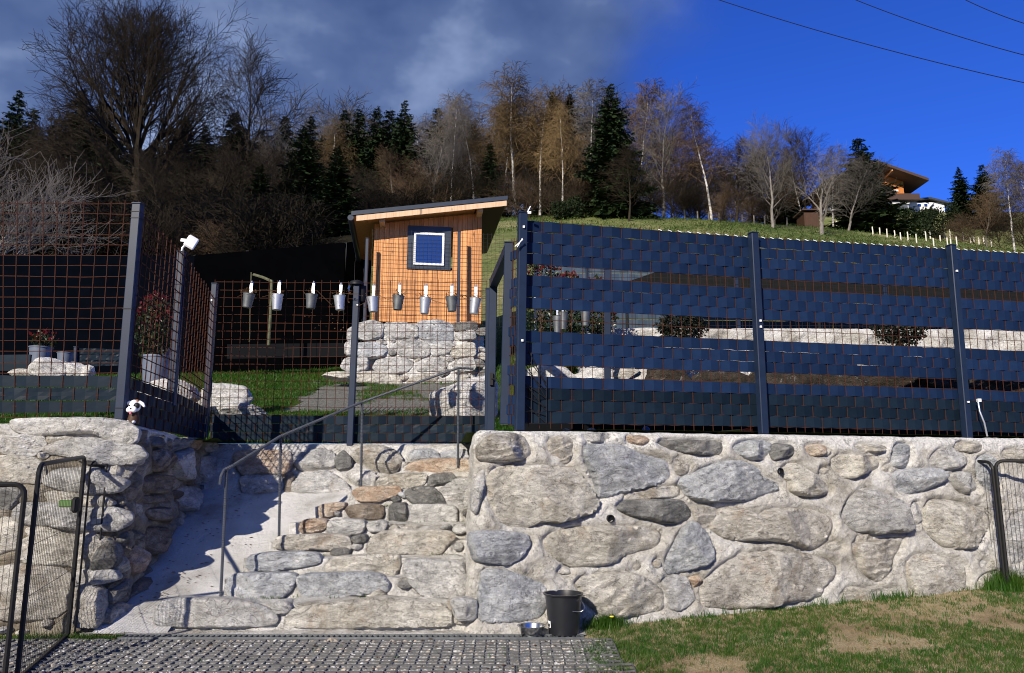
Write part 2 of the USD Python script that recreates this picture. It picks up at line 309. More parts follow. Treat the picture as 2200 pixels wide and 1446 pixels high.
def grid_faces(nr, nc):
    i, j = np.meshgrid(np.arange(nr - 1), np.arange(nc - 1), indexing='ij')
    return np.stack([i * nc + j, i * nc + j + 1, (i + 1) * nc + j + 1, (i + 1) * nc + j], -1).reshape(-1, 4)

M['yard'] = noise_mat('yard_soil', [(.14, .10, .055), (.24, .185, .11), (.32, .26, .16), (.20, .17, .08)], scale=1.8, detail=9, rough=1, bump=.8, bscale=60, bdist=.02, fine=.4, fscale=80, spec=.1)
def hill_material():
    nodes = {'g': ('geometry', {}), 's': ('separate_xyz', {}),
        'n': ('noise_texture', {'scale': .16, 'detail': 9.0, 'roughness': .65, 'distortion': .4}),
        'r': ('rgb_ramp', {'ramp': [(.33, (.085, .118, .032)), (.48, (.155, .172, .062)), (.62, (.22, .21, .095)), (.75, (.28, .25, .13))]}),
        'n2': ('noise_texture', {'scale': 3.5, 'detail': 8.0, 'roughness': .75}),
        'r2': ('map_range', {'from_min': .32, 'from_max': .68, 'to_min': .55, 'to_max': 1.4}),
        'mu': ('mix', {'mix_type': 'multiply', 'fac': 1.0}),
        'wood': ('rgb_ramp', {'ramp': [(.35, (.009, .009, .005)), (.6, (.020, .017, .010)), (.75, (.022, .028, .010))]}),  # leaf-litter floor, darkened to stand for shade over the left wood
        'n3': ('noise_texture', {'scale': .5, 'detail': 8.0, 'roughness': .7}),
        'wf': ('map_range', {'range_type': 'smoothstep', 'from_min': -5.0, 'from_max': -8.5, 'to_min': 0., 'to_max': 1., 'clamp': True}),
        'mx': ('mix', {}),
        'nearf': ('map_range', {'range_type': 'smoothstep', 'from_min': 17.5, 'from_max': 20., 'to_min': 0., 'to_max': 1., 'clamp': True}),
        'lawn': ('rgb_ramp', {'ramp': [(.3, (.030, .060, .010)), (.6, (.055, .090, .016)), (.78, (.09, .09, .03))]}),
        'mx2': ('mix', {}),
        'b': ('bump', {'strength': .9, 'distance': .25}),
        'p': ('principled_bsdf', {'roughness': 1.0, 'specular_ior_level': .08})}
    links = [('g.position', 's.vector'), ('g.position', 'n.vector'), ('g.position', 'n2.vector'), ('g.position', 'n3.vector'), ('n.fac', 'r.fac'), ('n2.fac', 'r2.value'), ('r.color', 'mu.color1'), ('r2.result', 'mu.color2'),
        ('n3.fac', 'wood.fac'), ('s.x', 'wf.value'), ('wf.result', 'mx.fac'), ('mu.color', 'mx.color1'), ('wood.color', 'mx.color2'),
        ('n3.fac', 'lawn.fac'), ('s.y', 'nearf.value'), ('nearf.result', 'mx2.fac'), ('lawn.color', 'mx2.color1'), ('mx.color', 'mx2.color2'),
        ('n2.fac', 'b.height'), ('b.normal', 'p.normal'), ('mx2.color', 'p.base_color')]
    return usdkit.material(stage, '/World/Looks/hillside', nodes, links, surface='p.BSDF')
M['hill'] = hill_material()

def make_ground():
    xs = np.concatenate([np.linspace(-60, -8, 14), np.linspace(-7.5, 9, 112), np.linspace(10, 60, 14)])
    ys = np.concatenate([np.linspace(-60, -2, 12), np.linspace(-1, 12.5, 110)])
    X, Y = np.meshgrid(xs, ys); Z = yard_z(X, Y)
    Y2 = np.minimum(Y, np.where(X > -.3, wall_y(X) + .3, 6.6))
    part(None, 'ground', (np.stack([X, Y2, Z], -1).reshape(-1, 3), grid_faces(len(ys), len(xs))), M['yard'], smooth=True, kind='structure')
    a = np.concatenate([np.linspace(-2.2, -.75, 20), np.linspace(-.74, .74, 190), np.linspace(.75, 2.2, 20)])
    rows = np.concatenate([np.linspace(6.4, 9.2, 26), np.linspace(9.3, 13.2, 60), np.linspace(13.4, 20, 30), np.geomspace(20.5, 420, 95)])
    P = np.zeros((len(rows), len(a), 3))
    for j, aj in enumerate(a):
        y0 = 8.0
        for _ in range(12): y0 = .5 * y0 + .5 * y_start(aj * y0)
        y = np.maximum(rows, y0)
        P[:, j, 0] = aj * y; P[:, j, 1] = y
    P[..., 2] = hill_z(P[..., 0], P[..., 1])
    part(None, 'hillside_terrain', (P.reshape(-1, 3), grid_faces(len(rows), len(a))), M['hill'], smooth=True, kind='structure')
make_ground()

# ---------------------------------------------------------------- stonework
class Frame:
    """a leaning plane: s along, t up the face, h out of it"""
    def __init__(s, P, x, out, batter=0.0):
        s.P, s.x = np.asarray(P, float), nz(x)
        s.out = []; s.up = nz(np.array([0, 0, 1.0]) - batter * nz(out)); s.n = nz(np.cross(s.x, s.up))
        if s.n @ nz(out) < 0: s.n = -s.n
    def st(s, u, v):
        q = on_plane(u, v, s.P, s.n) - s.P; return q @ s.x, q @ s.up
    def to3(s, st, h): st = np.atleast_2d(st); return s.P + st[:, :1] * s.x + st[:, 1:2] * s.up + np.asarray(h).reshape(-1, 1) * s.n
ZOOM = {5: (0, 880, 560 / 1431), 6: (420, 900, 640 / 1695), 7: (960, 880, 640 / 1635), 8: (1560, 900, 640 / 1695), 2: (420, 420, 740 / 1911), 0: (0, 0, 1.0)}
def outline(fr, z, pts):
    ox, oy, k = ZOOM[z]; return np.array([fr.st(ox + x * k, oy + y * k) for x, y in pts])
def chaikin(p, n=1, w=.22):
    for _ in range(n):
        q = np.roll(p, -1, 0); p = np.stack([p * (1 - w) + q * w, p * w + q * (1 - w)], 1).reshape(-1, 2)
    return p
def stone(fr, poly, H, rng, back=.10, facets=5, R=None, rough=1.0, grow=0.0):
    pg = Polygon(poly).buffer(0)
    if pg.geom_type != 'Polygon': pg = max(pg.geoms, key=lambda g: g.area)
    p = chaikin(np.array(pg.exterior.coords)[:-1], 1, .13)
    pg = Polygon(p).buffer(grow + .014)
    L = pg.length; nb = int(np.clip(L / .020, 30, 150))
    b = np.array([pg.exterior.interpolate(i / nb, normalized=True).coords[0] for i in range(nb)])
    c = np.array(pg.centroid.coords[0]); sd = rng.integers(0, 9999)
    q3 = np.column_stack([b * 14, np.full(nb, sd * .37)])
    b = b + (meshkit.fbm(q3, 3, int(sd))[:, None] - .5) * nz2(b - c) * .020 * rough
    pg = Polygon(b).buffer(0)
    if pg.geom_type != 'Polygon': pg = max(pg.geoms, key=lambda g: g.area); 
    b = np.array(pg.exterior.coords)[:-1]; nb = len(b)
    x0, y0, x1, y1 = pg.bounds; g = float(np.clip(math.sqrt(pg.area / 520), .011, .045))
    gx, gy = np.meshgrid(np.arange(x0, x1, g), np.arange(y0, y1, g)); gi = np.column_stack([gx.ravel(), gy.ravel()]) + rng.uniform(-.3, .3, (gx.size, 2)) * g
    ins = shapely.contains_xy(pg, gi[:, 0], gi[:, 1]); gi = gi[ins]
    dense = np.array([pg.exterior.interpolate(i / 400, normalized=True).coords[0] for i in range(400)]); kt = cKDTree(dense)
    d = kt.query(gi)[0] if len(gi) else np.zeros(0); gi = gi[d > .32 * g]; d = d[d > .32 * g]
    inr = max(d.max() if len(d) else .03, .02); R = R or min(.042, .5 * inr)
    q = np.clip(d / R, 0, 1); h = H * (1 - (1 - q) ** 2.6)
    size = math.sqrt(pg.area)
    for _ in range(facets):                                     # split faces of broken rock
        an = rng.uniform(0, 2 * math.pi); nrm = np.array([math.cos(an), math.sin(an)])
        pl = H * rng.uniform(.8, 1.15) - (gi - c) @ nrm * rng.uniform(.2, 1.0) * H / (.5 * size)
        h = np.minimum(h, np.maximum(pl, .25 * H * q))
    if len(gi):
        tl = rng.uniform(-.5, .5); kk = (gi @ np.array([math.sin(tl), math.cos(tl)])) / rng.uniform(.05, .11) + 1.6 * meshkit.fbm(np.column_stack([gi * 4, np.full(len(gi), sd * .19)]), 3, int(sd) + 9); sw = kk - np.floor(kk)
        h = h + q * (sw ** 1.5 - .4) * rng.uniform(.004, .020) * rough * min(1, size / .22)
        h = h + q * ((meshkit.fbm(np.column_stack([gi * 5, np.full(len(gi), sd * .71)]), 4, int(sd) + 3) - .5) * .055 * rough * min(1, size / .25) + (meshkit.fbm(np.column_stack([gi * 22, np.full(len(gi), sd * .3)]), 3, int(sd) + 5) - .5) * .022 * rough)
    P2 = np.vstack([b, gi]); hh = np.concatenate([np.zeros(nb), h])
    tri = Delaunay(P2).simplices; cen = P2[tri].mean(1); tri = tri[shapely.contains_xy(pg, cen[:, 0], cen[:, 1])]
    a = P2[tri]; cr = (a[:, 1, 0] - a[:, 0, 0]) * (a[:, 2, 1] - a[:, 0, 1]) - (a[:, 1, 1] - a[:, 0, 1]) * (a[:, 2, 0] - a[:, 0, 0])
    tri[cr < 0] = tri[cr < 0][:, ::-1]
    V = fr.to3(P2, hh); bb = (b - c) * .93 + c; V = np.vstack([V, fr.to3(bb, np.full(nb, -back))])
    n0 = len(P2); i = np.arange(nb); j = (i + 1) % nb
    area2 = np.sum(b[:, 0] * np.roll(b[:, 1], -1) - np.roll(b[:, 0], -1) * b[:, 1])
    sk = np.vstack([np.stack([i, n0 + i, n0 + j], 1), np.stack([i, n0 + j, j], 1)])
    F = np.vstack([tri, sk if area2 > 0 else sk[:, ::-1]])
    # keep handedness: x cross up must equal n
    if np.cross(fr.x, fr.up) @ fr.n < 0: F = F[:, ::-1]
    return V, F
def nz2(v): return v / (np.linalg.norm(v, axis=1, keepdims=True) + 1e-9)

def mortar_wall(path, z0, ztop, back, batter=0.0, rr=.07, amp=.05, seed=1, step=.035, corner=0):
    """a rough rendered wall along a plan path (outside on the right of the walk), rounded over the top"""
    p = np.asarray(path, float)
    for _ in range(corner):
        q = [p[0]]
        for k in range(len(p) - 1): q += [p[k] * .85 + p[k + 1] * .15, p[k] * .15 + p[k + 1] * .85]
        p = np.array(q + [p[-1]])
    seg = np.linalg.norm(np.diff(p, axis=0), axis=1); cum = np.r_[0, np.cumsum(seg)]
    s = np.linspace(0, cum[-1], int(cum[-1] / step) + 2); xy = np.column_stack([np.interp(s, cum, p[:, k]) for k in (0, 1)])
    t = np.gradient(xy, axis=0); t = nz2(t); n = np.column_stack([t[:, 1], -t[:, 0]])
    k = np.ones(7) / 7; n = nz2(np.column_stack([np.convolve(np.pad(n[:, i], 3, 'edge'), k, 'valid') for i in (0, 1)]))
    zt = np.array([ztop(a / cum[-1]) for a in s])
    tt = np.linspace(0, 1, int(np.ceil((zt.max() - z0) / step)))
    prof = []                                                  # (out offset, z, nx out, nz)
    for v in tt: prof.append(('f', v))
    for a in np.linspace(15, 90, 5): prof.append(('r', math.radians(a)))
    for d in np.linspace(.05, 1, 8): prof.append(('b', d))
    V = np.zeros((len(prof), len(s), 3)); N = np.zeros_like(V)
    for i, (kd, a) in enumerate(prof):
        if kd == 'f':
            z = z0 + (zt - rr - z0) * a; o = (zt - rr - z) * batter; no, nzz = 1.0, .0
        elif kd == 'r':
            z = zt - rr + rr * math.sin(a); o = np.full(len(s), -rr + rr * math.cos(a)); no, nzz = math.cos(a), math.sin(a)
        else: z = zt; o = np.full(len(s), -rr - (back - rr) * a); no, nzz = 0, 1
        V[i] = np.column_stack([xy + n * np.asarray(o)[:, None], z]); N[i] = np.column_stack([n * no, np.full(len(s), nzz)])
    q = V.reshape(-1, 3); d = (meshkit.fbm(q * 2.6, 4, seed) - .62) * amp * 1.1 + (meshkit.fbm(q * 11, 4, seed + 7) - .5) * amp * .95
    cap = np.clip((np.tile(zt, len(prof)) - q[:, 2] - .10) / .06, .28, 1); d = d * cap - (1 - cap) * amp * .25
    V = (q + N.reshape(-1, 3) * d[:, None]); f = grid_faces(len(prof), len(s))
    return V, f[:, ::-1] if False else f

rs = np.random.default_rng(11)
def fillers(owner, fr, s0, s1, t0, t1, n, smin, smax, mats, H, gap=.012, asp=(1.1, 2.4), ok=None, seed=1):
    r = np.random.default_rng(seed); polys = [Polygon(o).buffer(gap) for o in fr.out]
    for _ in range(n):
        c = np.array([r.uniform(s0, s1), r.uniform(t0, t1)])
        if ok is not None and not ok(c): continue
        w = r.uniform(smin, smax); h_ = w / r.uniform(*asp); k = r.integers(6, 9); an = np.sort(np.linspace(0, 6.283, k + 1)[:-1] + r.uniform(-.3, .3, k)); tl = r.normal(0, .2)
        e = np.column_stack([np.cos(an) * w / 2, np.sin(an) * h_ / 2]) * r.uniform(.8, 1.15, (k, 1)); e = e @ np.array([[math.cos(tl), math.sin(tl)], [-math.sin(tl), math.cos(tl)]]) + c; pg = Polygon(e)
        if not pg.is_valid or any(pg.intersects(o) for o in polys): continue
        polys.append(pg.buffer(gap)); fr.out.append(e); part(owner, 'stone', stone(fr, e, r.uniform(*H), rs), M[mats[r.integers(0, len(mats))]], smooth=30)
def stones(owner, fr, z, table, prefix='stone', H=(.035, .07), hs=1.55, **kw):
    for mat, pts, *o in table:
        hh = (o[0] if o else rs.uniform(*H)) * hs + .014
        ol = outline(fr, z, pts); fr.out.append(ol)
        part(owner, prefix, stone(fr, ol, hh, rs, **kw), M[mat], smooth=30)
def carve(V, frames, depth=.045, groove=.042, reach=.25):
    """sinks the mortar under each stone and along its edge, so that joints read"""
    V = V.copy()
    for fr in frames:
        rel = V - fr.P; st = np.column_stack([rel @ fr.x, rel @ fr.up]); hh = rel @ fr.n
        ok = np.abs(hh) < reach; disp = np.zeros(len(V))
        for ol in fr.out:
            p = Polygon(chaikin(ol, 1)).buffer(0); b = p.bounds
            m = ok & (st[:, 0] > b[0] - .12) & (st[:, 0] < b[2] + .12) & (st[:, 1] > b[1] - .12) & (st[:, 1] < b[3] + .12)
            idx = np.where(m)[0]
            if not len(idx): continue
            pts = shapely.points(st[idx]); d = shapely.distance(p, pts)
            e = np.where(d <= .001, -depth, np.where(d < .034, -groove * (1 - d / .034) ** .7, .008 * np.exp(-((d - .06) / .025) ** 2)))
            nzv = meshkit.fbm(V[idx] * 6, 2, 77)
            e = np.where(e < 0, e * (.3 + 1.4 * nzv), e)
            disp[idx] = np.where(e < 0, np.minimum(disp[idx], e), np.maximum(disp[idx], np.where(disp[idx] < 0, disp[idx], e)))
        V += fr.n * disp[:, None]
    return V

# --- right retaining wall
RW = thing('retaining_wall', 'long boulder retaining wall with pale mortar cap right of the steps', 'stone wall')
FR = Frame(WP + WN * 0.0, WX, WN, .03)
pend = WP + WX * 11.0
rw_m = mortar_wall([(-.46, 8.9), (-.40, 7.4), (-.335, 6.36), (-.20, 6.30), tuple(WP[:2] + WX[:2] * .3), tuple(pend[:2])], -.5, lambda s: 1.605, .62, batter=.03, seed=3, corner=1, amp=.055, step=.026)
stones(RW, FR, 7, [
 ('tan', [(165,200),(230,140),(330,130),(420,150),(455,215),(450,250),(400,275),(330,285),(240,282),(170,270)], .10),
 ('tan', [(550,165),(620,150),(690,165),(697,225),(660,290),(600,300),(560,250)], .035),
 ('blue', [(750,190),(850,190),(960,200),(1060,245),(1210,285),(1225,370),(1150,415),(1040,435),(960,455),(830,490),(815,420),(780,330),(745,240)], .075),
 ('tan2', [(220,380),(250,330),(330,305),(500,308),(640,315),(710,330),(770,420),(820,480),(828,525),(790,565),(700,595),(600,620),(540,610),(430,645),(320,640),(260,590),(230,490)], .085),
 ('grey', [(750,140),(800,132),(880,135),(893,160),(850,175),(770,170)], .03),
 ('slate', [(1150,175),(1280,172),(1500,180),(1510,215),(1490,245),(1400,248),(1280,230),(1200,210)], .055),
 ('orange', [(980,150),(1080,150),(1110,170),(1060,190),(1000,180)], .025),
 ('slate', [(920,540),(960,505),(1120,495),(1280,500),(1320,540),(1335,590),(1270,620),(1180,620),(1110,600),(1000,580)], .07),
 ('blue', [(120,680),(180,668),(330,670),(440,690),(460,740),(400,810),(340,850),(240,840),(150,825),(125,760)], .075),
 ('tan2', [(522,720),(570,680),(700,650),(900,640),(1080,645),(1165,675),(1165,730),(1130,760),(1020,780),(960,800),(930,830),(800,855),(680,858),(600,820),(545,770)], .085),
 ('blue', [(1320,615),(1360,620),(1430,690),(1455,770),(1450,820),(1390,860),(1300,880),(1215,900),(1195,870),(1210,800),(1270,690)], .08),
 ('blue', [(175,1000),(190,900),(220,860),(320,880),(420,920),(520,950),(555,1000),(545,1080),(510,1140),(420,1160),(250,1165),(180,1160)], .045),
 ('tan2', [(700,950),(740,920),(850,897),(1000,895),(1100,930),(1170,985),(1195,1040),(1180,1100),(1100,1115),(1000,1130),(920,1150),(850,1130),(760,1060),(720,980)], .07),
 ('orange', [(1325,925),(1380,915),(1390,950),(1360,970)], .04),
 ('grey', [(1170,945),(1240,910),(1310,920),(1340,990),(1360,1040),(1280,1100),(1210,1090),(1200,1010)], .035),
 ('tan', [(1340,530),(1410,525),(1480,550),(1440,640),(1400,650),(1350,590)], .03),
 ('tan2', [(960,500),(1000,455),(1200,420),(1270,430),(1270,470),(1120,488),(1010,495)], .03),
 ('grey', [(140,540),(160,400),(185,345),(205,335),(190,470),(160,570)], .04),
 ('grey', [(30,1050),(120,1035),(165,1050),(160,1150),(60,1160)], .03)])
stones(RW, FR, 0, [
 ('blue', [(1453,1033),(1508,1009),(1555,990),(1594,991),(1620,1006),(1630,1025),(1669,1040),(1673,1055),(1635,1062),(1605,1074),(1560,1077),(1508,1078),(1477,1068)], .085),
 ('tan', [(1524,1138),(1527,1115),(1543,1093),(1570,1088),(1598,1096),(1624,1108),(1647,1096),(1692,1091),(1741,1096),(1783,1110),(1788,1130),(1775,1161),(1749,1178),(1726,1178),(1688,1164),(1654,1161),(1598,1160),(1560,1157)], .10),
 ('tan', [(1502,1267),(1516,1244),(1547,1217),(1583,1191),(1617,1186),(1673,1185),(1741,1193),(1771,1202),(1796,1221),(1790,1244),(1768,1263),(1764,1281),(1719,1290),(1651,1302),(1583,1308),(1508,1302)], .09)])
stones(RW, FR, 8, [
 ('blue', [(30,165),(90,135),(200,125),(255,140),(255,180),(230,215),(150,235),(90,215)], .06),
 ('slate', [(258,150),(350,150),(382,190),(370,210),(255,235),(245,200)], .06),
 ('orange', [(440,155),(530,150),(545,170),(545,205),(480,205),(450,185)], .045),
 ('tan2', [(548,165),(575,180),(580,208),(550,205)], .03),
 ('tan', [(715,150),(860,150),(885,170),(870,188),(770,185)], .05),
 ('tan2', [(585,240),(620,210),(720,200),(840,215),(866,250),(860,275),(780,310),(700,340),(650,330),(600,285)], .075),
 ('blue', [(930,265),(950,160),(975,145),(1025,150),(1035,200),(1035,260),(1000,275)], .035),
 ('grey', [(1155,265),(1160,210),(1210,175),(1290,172),(1345,215),(1355,250),(1300,280),(1210,285)], .06),
 ('tan', [(1295,145),(1350,135),(1420,150),(1427,180),(1380,188),(1310,175)], .05),
 ('blue', [(1405,270),(1420,220),(1470,205),(1520,230),(1540,280),(1545,380),(1535,415),(1480,400),(1430,350)], .05),
 ('tan', [(1560,190),(1620,175),(1695,180),(1695,240),(1620,235),(1580,215)], .06),
 ('blue', [(930,320),(960,300),(1060,285),(1190,283),(1225,310),(1215,355),(1140,395),(1050,420),(985,425),(945,380)], .075),
 ('grey', [(1255,325),(1310,300),(1370,310),(1418,370),(1420,400),(1350,425),(1310,400),(1275,360)], .06),
 ('tan2', [(300,280),(340,255),(400,260),(460,310),(540,350),(580,395),(575,420),(500,440),(400,430),(350,405),(350,360),(320,330)], .085),
 ('grey', [(650,555),(680,470),(720,420),(770,398),(850,420),(960,460),(985,500),(1020,580),(1040,620),(1000,645),(930,640),(870,655),(800,645),(720,635),(665,590)], .085),
 ('grey', [(1035,530),(1060,475),(1090,490),(1098,560),(1080,600),(1045,590)], .035),
 ('tan2', [(1115,520),(1150,465),(1250,465),(1380,490),(1470,530),(1503,590),(1480,625),(1430,690),(1400,735),(1300,735),(1220,720),(1160,660),(1115,600)], .07),
 ('tan', [(710,715),(800,700),(1000,675),(985,730),(940,800),(920,880),(870,920),(800,895),(755,850),(740,780),(715,750)], .045),
 ('tan2', [(1030,790),(1070,770),(1180,775),(1280,795),(1350,840),(1365,900),(1355,960),(1280,1000),(1190,1020),(1060,1025),(1030,960),(1015,860)], .06),
 ('tan2', [(640,1010),(690,960),(800,965),(960,960),(985,990),(960,1025),(800,1045),(680,1045)], .03),
 ('tan', [(740,675),(800,660),(830,670),(820,695),(740,705)], .025),
 ('grey', [(1590,560),(1695,520),(1695,800),(1600,830)], .04), ('tan2', [(1420,900),(1560,860),(1580,960),(1430,1000)], .02)])
fillers(RW, FR, .15, 6.2, .05, 1.46, 260, .06, .20, ('tan2', 'grey', 'tan'), (.018, .035), gap=.03, seed=5)
part(RW, 'mortar', (carve(rw_m[0], [FR]), rw_m[1]), M['mortar'], smooth=50)
# two drain pipes set in the joints
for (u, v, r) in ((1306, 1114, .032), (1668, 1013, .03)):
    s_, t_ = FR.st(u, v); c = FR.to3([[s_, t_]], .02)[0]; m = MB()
    m.lathe([(r * .8, -.16), (r * .8, .05), (r, .05), (r, -.16)], n=20)
    V, F = m.mesh(); R = np.column_stack([FR.x, FR.up, FR.n]); part(RW, 'drain_pipe', (V @ R.T + c, F), M['black'], smooth=40)
    m = MB(); m.lathe([(1e-4, .03), (r * .81, .03)], n=20); V, F = m.mesh(); part(RW, 'pipe_bore', (V @ R.T + c, F), M['black'])  # flat black disc painted in for the dark inside the pipe

# --- left retaining wall: front face and shaded return along the ramp
LW = thing('retaining_wall', 'tall stone retaining wall left of the concrete ramp, one side in shade', 'stone wall')
lw_m = mortar_wall([(-9.5, 6.34), (-4.5, 6.33), (-3.18, 6.35), (-3.24, 7.3), (-3.33, 8.9)], -.6, lambda s: 1.665 - .10 * max(0, (s - .75) / .25), .6, batter=.03, seed=8, corner=1, amp=.06, step=.028)
FL = Frame((-3.15, 6.32, 0), (1, 0, 0), (0, -1, 0), .03)
stones(LW, FL, 5, [
 ('white', [(60,60),(300,52),(560,52),(700,72),(765,120),(740,180),(690,185),(600,170),(520,120),(300,130),(150,140),(80,110)], .10),
 ('grey', [(235,215),(300,185),(420,160),(540,165),(650,190),(760,205),(800,250),(740,290),(640,300),(580,295),(480,285),(360,250),(260,235)], .16),
 ('tan2', [(-60,265),(90,255),(180,270),(235,300),(240,360),(220,400),(100,400),(-40,385)], .07),
 ('grey', [(230,400),(300,335),(520,320),(640,370),(700,400),(640,450),(560,455),(480,460),(350,440)], .13),
 ('grey', [(70,560),(110,520),(300,520),(520,545),(640,545),(720,575),(715,620),(640,660),(500,660),(300,640),(130,625),(75,600)], .16),
 ('tan2', [(120,720),(200,690),(350,700),(520,690),(600,720),(580,790),(520,860),(470,885),(380,850),(200,850),(110,820)], .10),
 ('tan', [(-40,880),(100,850),(300,860),(400,920),(420,960),(380,1080),(300,1140),(100,1160),(-40,1140)], .08),
 ('tan', [(420,970),(500,960),(560,1000),(545,1190),(420,1190),(395,1060)], .12),
 ('slate', [(510,870),(560,760),(600,725),(640,760),(630,850),(560,885)], .12),
 ('slate', [(-40,440),(60,430),(110,450),(80,520),(40,545),(-40,545)], .06),
 ('tan2', [(140,660),(220,645),(300,650),(520,672),(480,692),(350,695),(180,700)], .06),
 ('white', [(90,150),(230,148),(250,200),(190,250),(60,245),(-30,210),(-30,150)], .05),
 ('tan2', [(250,455),(420,462),(560,480),(620,520),(480,530),(280,510)], .05),
 ('tan2', [(0,600),(60,600),(110,640),(100,760),(-20,790)], .06), ('grey', [(420,890),(500,880),(620,890),(640,930),(520,955),(430,950)], .07)], hs=.75, grow=.003)
FLR = Frame((-3.18, 6.35, 0), (-.065, 1, 0), (1, .065, 0), .03)
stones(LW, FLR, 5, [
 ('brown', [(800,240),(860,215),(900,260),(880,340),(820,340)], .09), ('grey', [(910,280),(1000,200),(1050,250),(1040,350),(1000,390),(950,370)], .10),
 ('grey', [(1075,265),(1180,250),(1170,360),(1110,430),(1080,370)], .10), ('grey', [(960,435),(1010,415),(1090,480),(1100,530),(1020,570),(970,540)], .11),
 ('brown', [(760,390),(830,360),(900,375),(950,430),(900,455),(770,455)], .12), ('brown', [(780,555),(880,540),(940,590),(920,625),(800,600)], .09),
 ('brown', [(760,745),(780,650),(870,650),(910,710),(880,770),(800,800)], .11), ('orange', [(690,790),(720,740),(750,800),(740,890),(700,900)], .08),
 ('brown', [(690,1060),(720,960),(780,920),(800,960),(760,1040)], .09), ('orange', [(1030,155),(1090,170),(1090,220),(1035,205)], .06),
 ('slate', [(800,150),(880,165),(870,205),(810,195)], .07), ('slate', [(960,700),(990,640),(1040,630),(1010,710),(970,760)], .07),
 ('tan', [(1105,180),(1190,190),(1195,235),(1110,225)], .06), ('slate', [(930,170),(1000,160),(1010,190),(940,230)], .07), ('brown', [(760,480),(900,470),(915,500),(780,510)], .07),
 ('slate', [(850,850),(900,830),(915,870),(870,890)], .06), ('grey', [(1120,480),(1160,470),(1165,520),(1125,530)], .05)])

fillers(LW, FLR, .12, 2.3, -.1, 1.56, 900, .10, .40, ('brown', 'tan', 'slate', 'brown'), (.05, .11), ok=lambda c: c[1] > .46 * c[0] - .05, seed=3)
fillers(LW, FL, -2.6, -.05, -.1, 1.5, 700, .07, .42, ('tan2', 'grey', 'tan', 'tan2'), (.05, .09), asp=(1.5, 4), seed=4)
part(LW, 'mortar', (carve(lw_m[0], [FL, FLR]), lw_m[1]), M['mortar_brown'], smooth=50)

# --- low battered wall behind the ramp
BW = thing('retaining_wall', 'low leaning stone wall behind the ramp under the middle fence', 'stone wall')
bw_m = mortar_wall([(-3.6, 8.66), (-.30, 8.66)], .6, lambda s: 1.575, .5, batter=.85, seed=21, amp=.04, step=.025)
FB = Frame((0, 8.66, 1.55), (1, 0, 0), (0, -1, 0), .85)
stones(BW, FB, 6, [
 ('orange', [(215,215),(280,195),(540,190),(555,235),(520,310),(350,310),(270,320),(230,260)], .05),
 ('grey', [(250,345),(300,335),(440,322),(490,330),(500,400),(350,430),(270,420)], .04),
 ('grey', [(560,200),(700,180),(780,185),(795,230),(785,265),(700,275),(570,275)], .05),
 ('slate', [(792,230),(850,195),(890,230),(880,270),(810,280)], .05),
 ('grey', [(550,380),(590,330),(700,300),(780,310),(860,370),(890,420),(600,430),(550,410)], .05),
 ('tan', [(885,200),(920,175),(1040,165),(1150,190),(1180,230),(1140,290),(1040,280),(960,240),(900,225)], .06),
 ('white', [(875,330),(900,300),(980,300),(1060,340),(1040,375),(920,375)], .05),
 ('blue', [(1220,200),(1240,178),(1370,180),(1390,230),(1230,235)], .03), ('blue', [(1395,190),(1540,180),(1550,225),(1400,230)], .03), ('brown', [(510,330),(545,300),(560,330),(540,420),(510,420)], .03)], R=.05)

part(BW, 'mortar', (carve(bw_m[0], [FB]), bw_m[1]), M['mortar_pale'], smooth=50)

# ---------------------------------------------------------------- ramp and steps
NS = 9
SY = [6.40 + .26 * k for k in range(NS)]
SV = [1291, 1238, 1195, 1156, 1120, 1087, 1050, 1020, 989]
SL = [345, 492, 533, 588, 630, 686, 755, 808, 868]
SZ = [at(800, v, y)[2] for v, y in zip(SV, SY)]
SXL = [at(u, v, y)[0] for u, v, y in zip(SL, SV, SY)]
ST = thing('stone_steps', 'nine rough stone steps set in pale mortar climbing to the gate', 'steps')
def steps_mortar():
    rows = [(SY[0] + .02, -.3, SXL[0])]; z = -.3
    for k in range(NS):
        zt = SZ[k] - .022
        for a in np.linspace(0, 1, 9): rows.append((SY[k] + .02, z + (zt - z) * a, SXL[k]))
        yn = SY[k + 1] if k + 1 < NS else 8.9
        for a in np.linspace(.08, 1, 6): rows.append((SY[k] + .02 + (yn - SY[k]) * a, zt + .01 * a, SXL[k] + (SXL[min(k + 1, NS - 1)] - SXL[k]) * a))
        z = zt
    nx = 150; V = np.array([[(xl - .04) + (-.30 - xl + .04) * i / (nx - 1), y, zz] for y, zz, xl in rows for i in range(nx)])
    d = (meshkit.fbm(V * 3.2, 4, 31) - .5) * .07 + (meshkit.fbm(V * 12, 4, 33) - .5) * .045
    V = V + np.array([0, -.7, .7]) * d[:, None]
    return V, grid_faces(len(rows), nx)
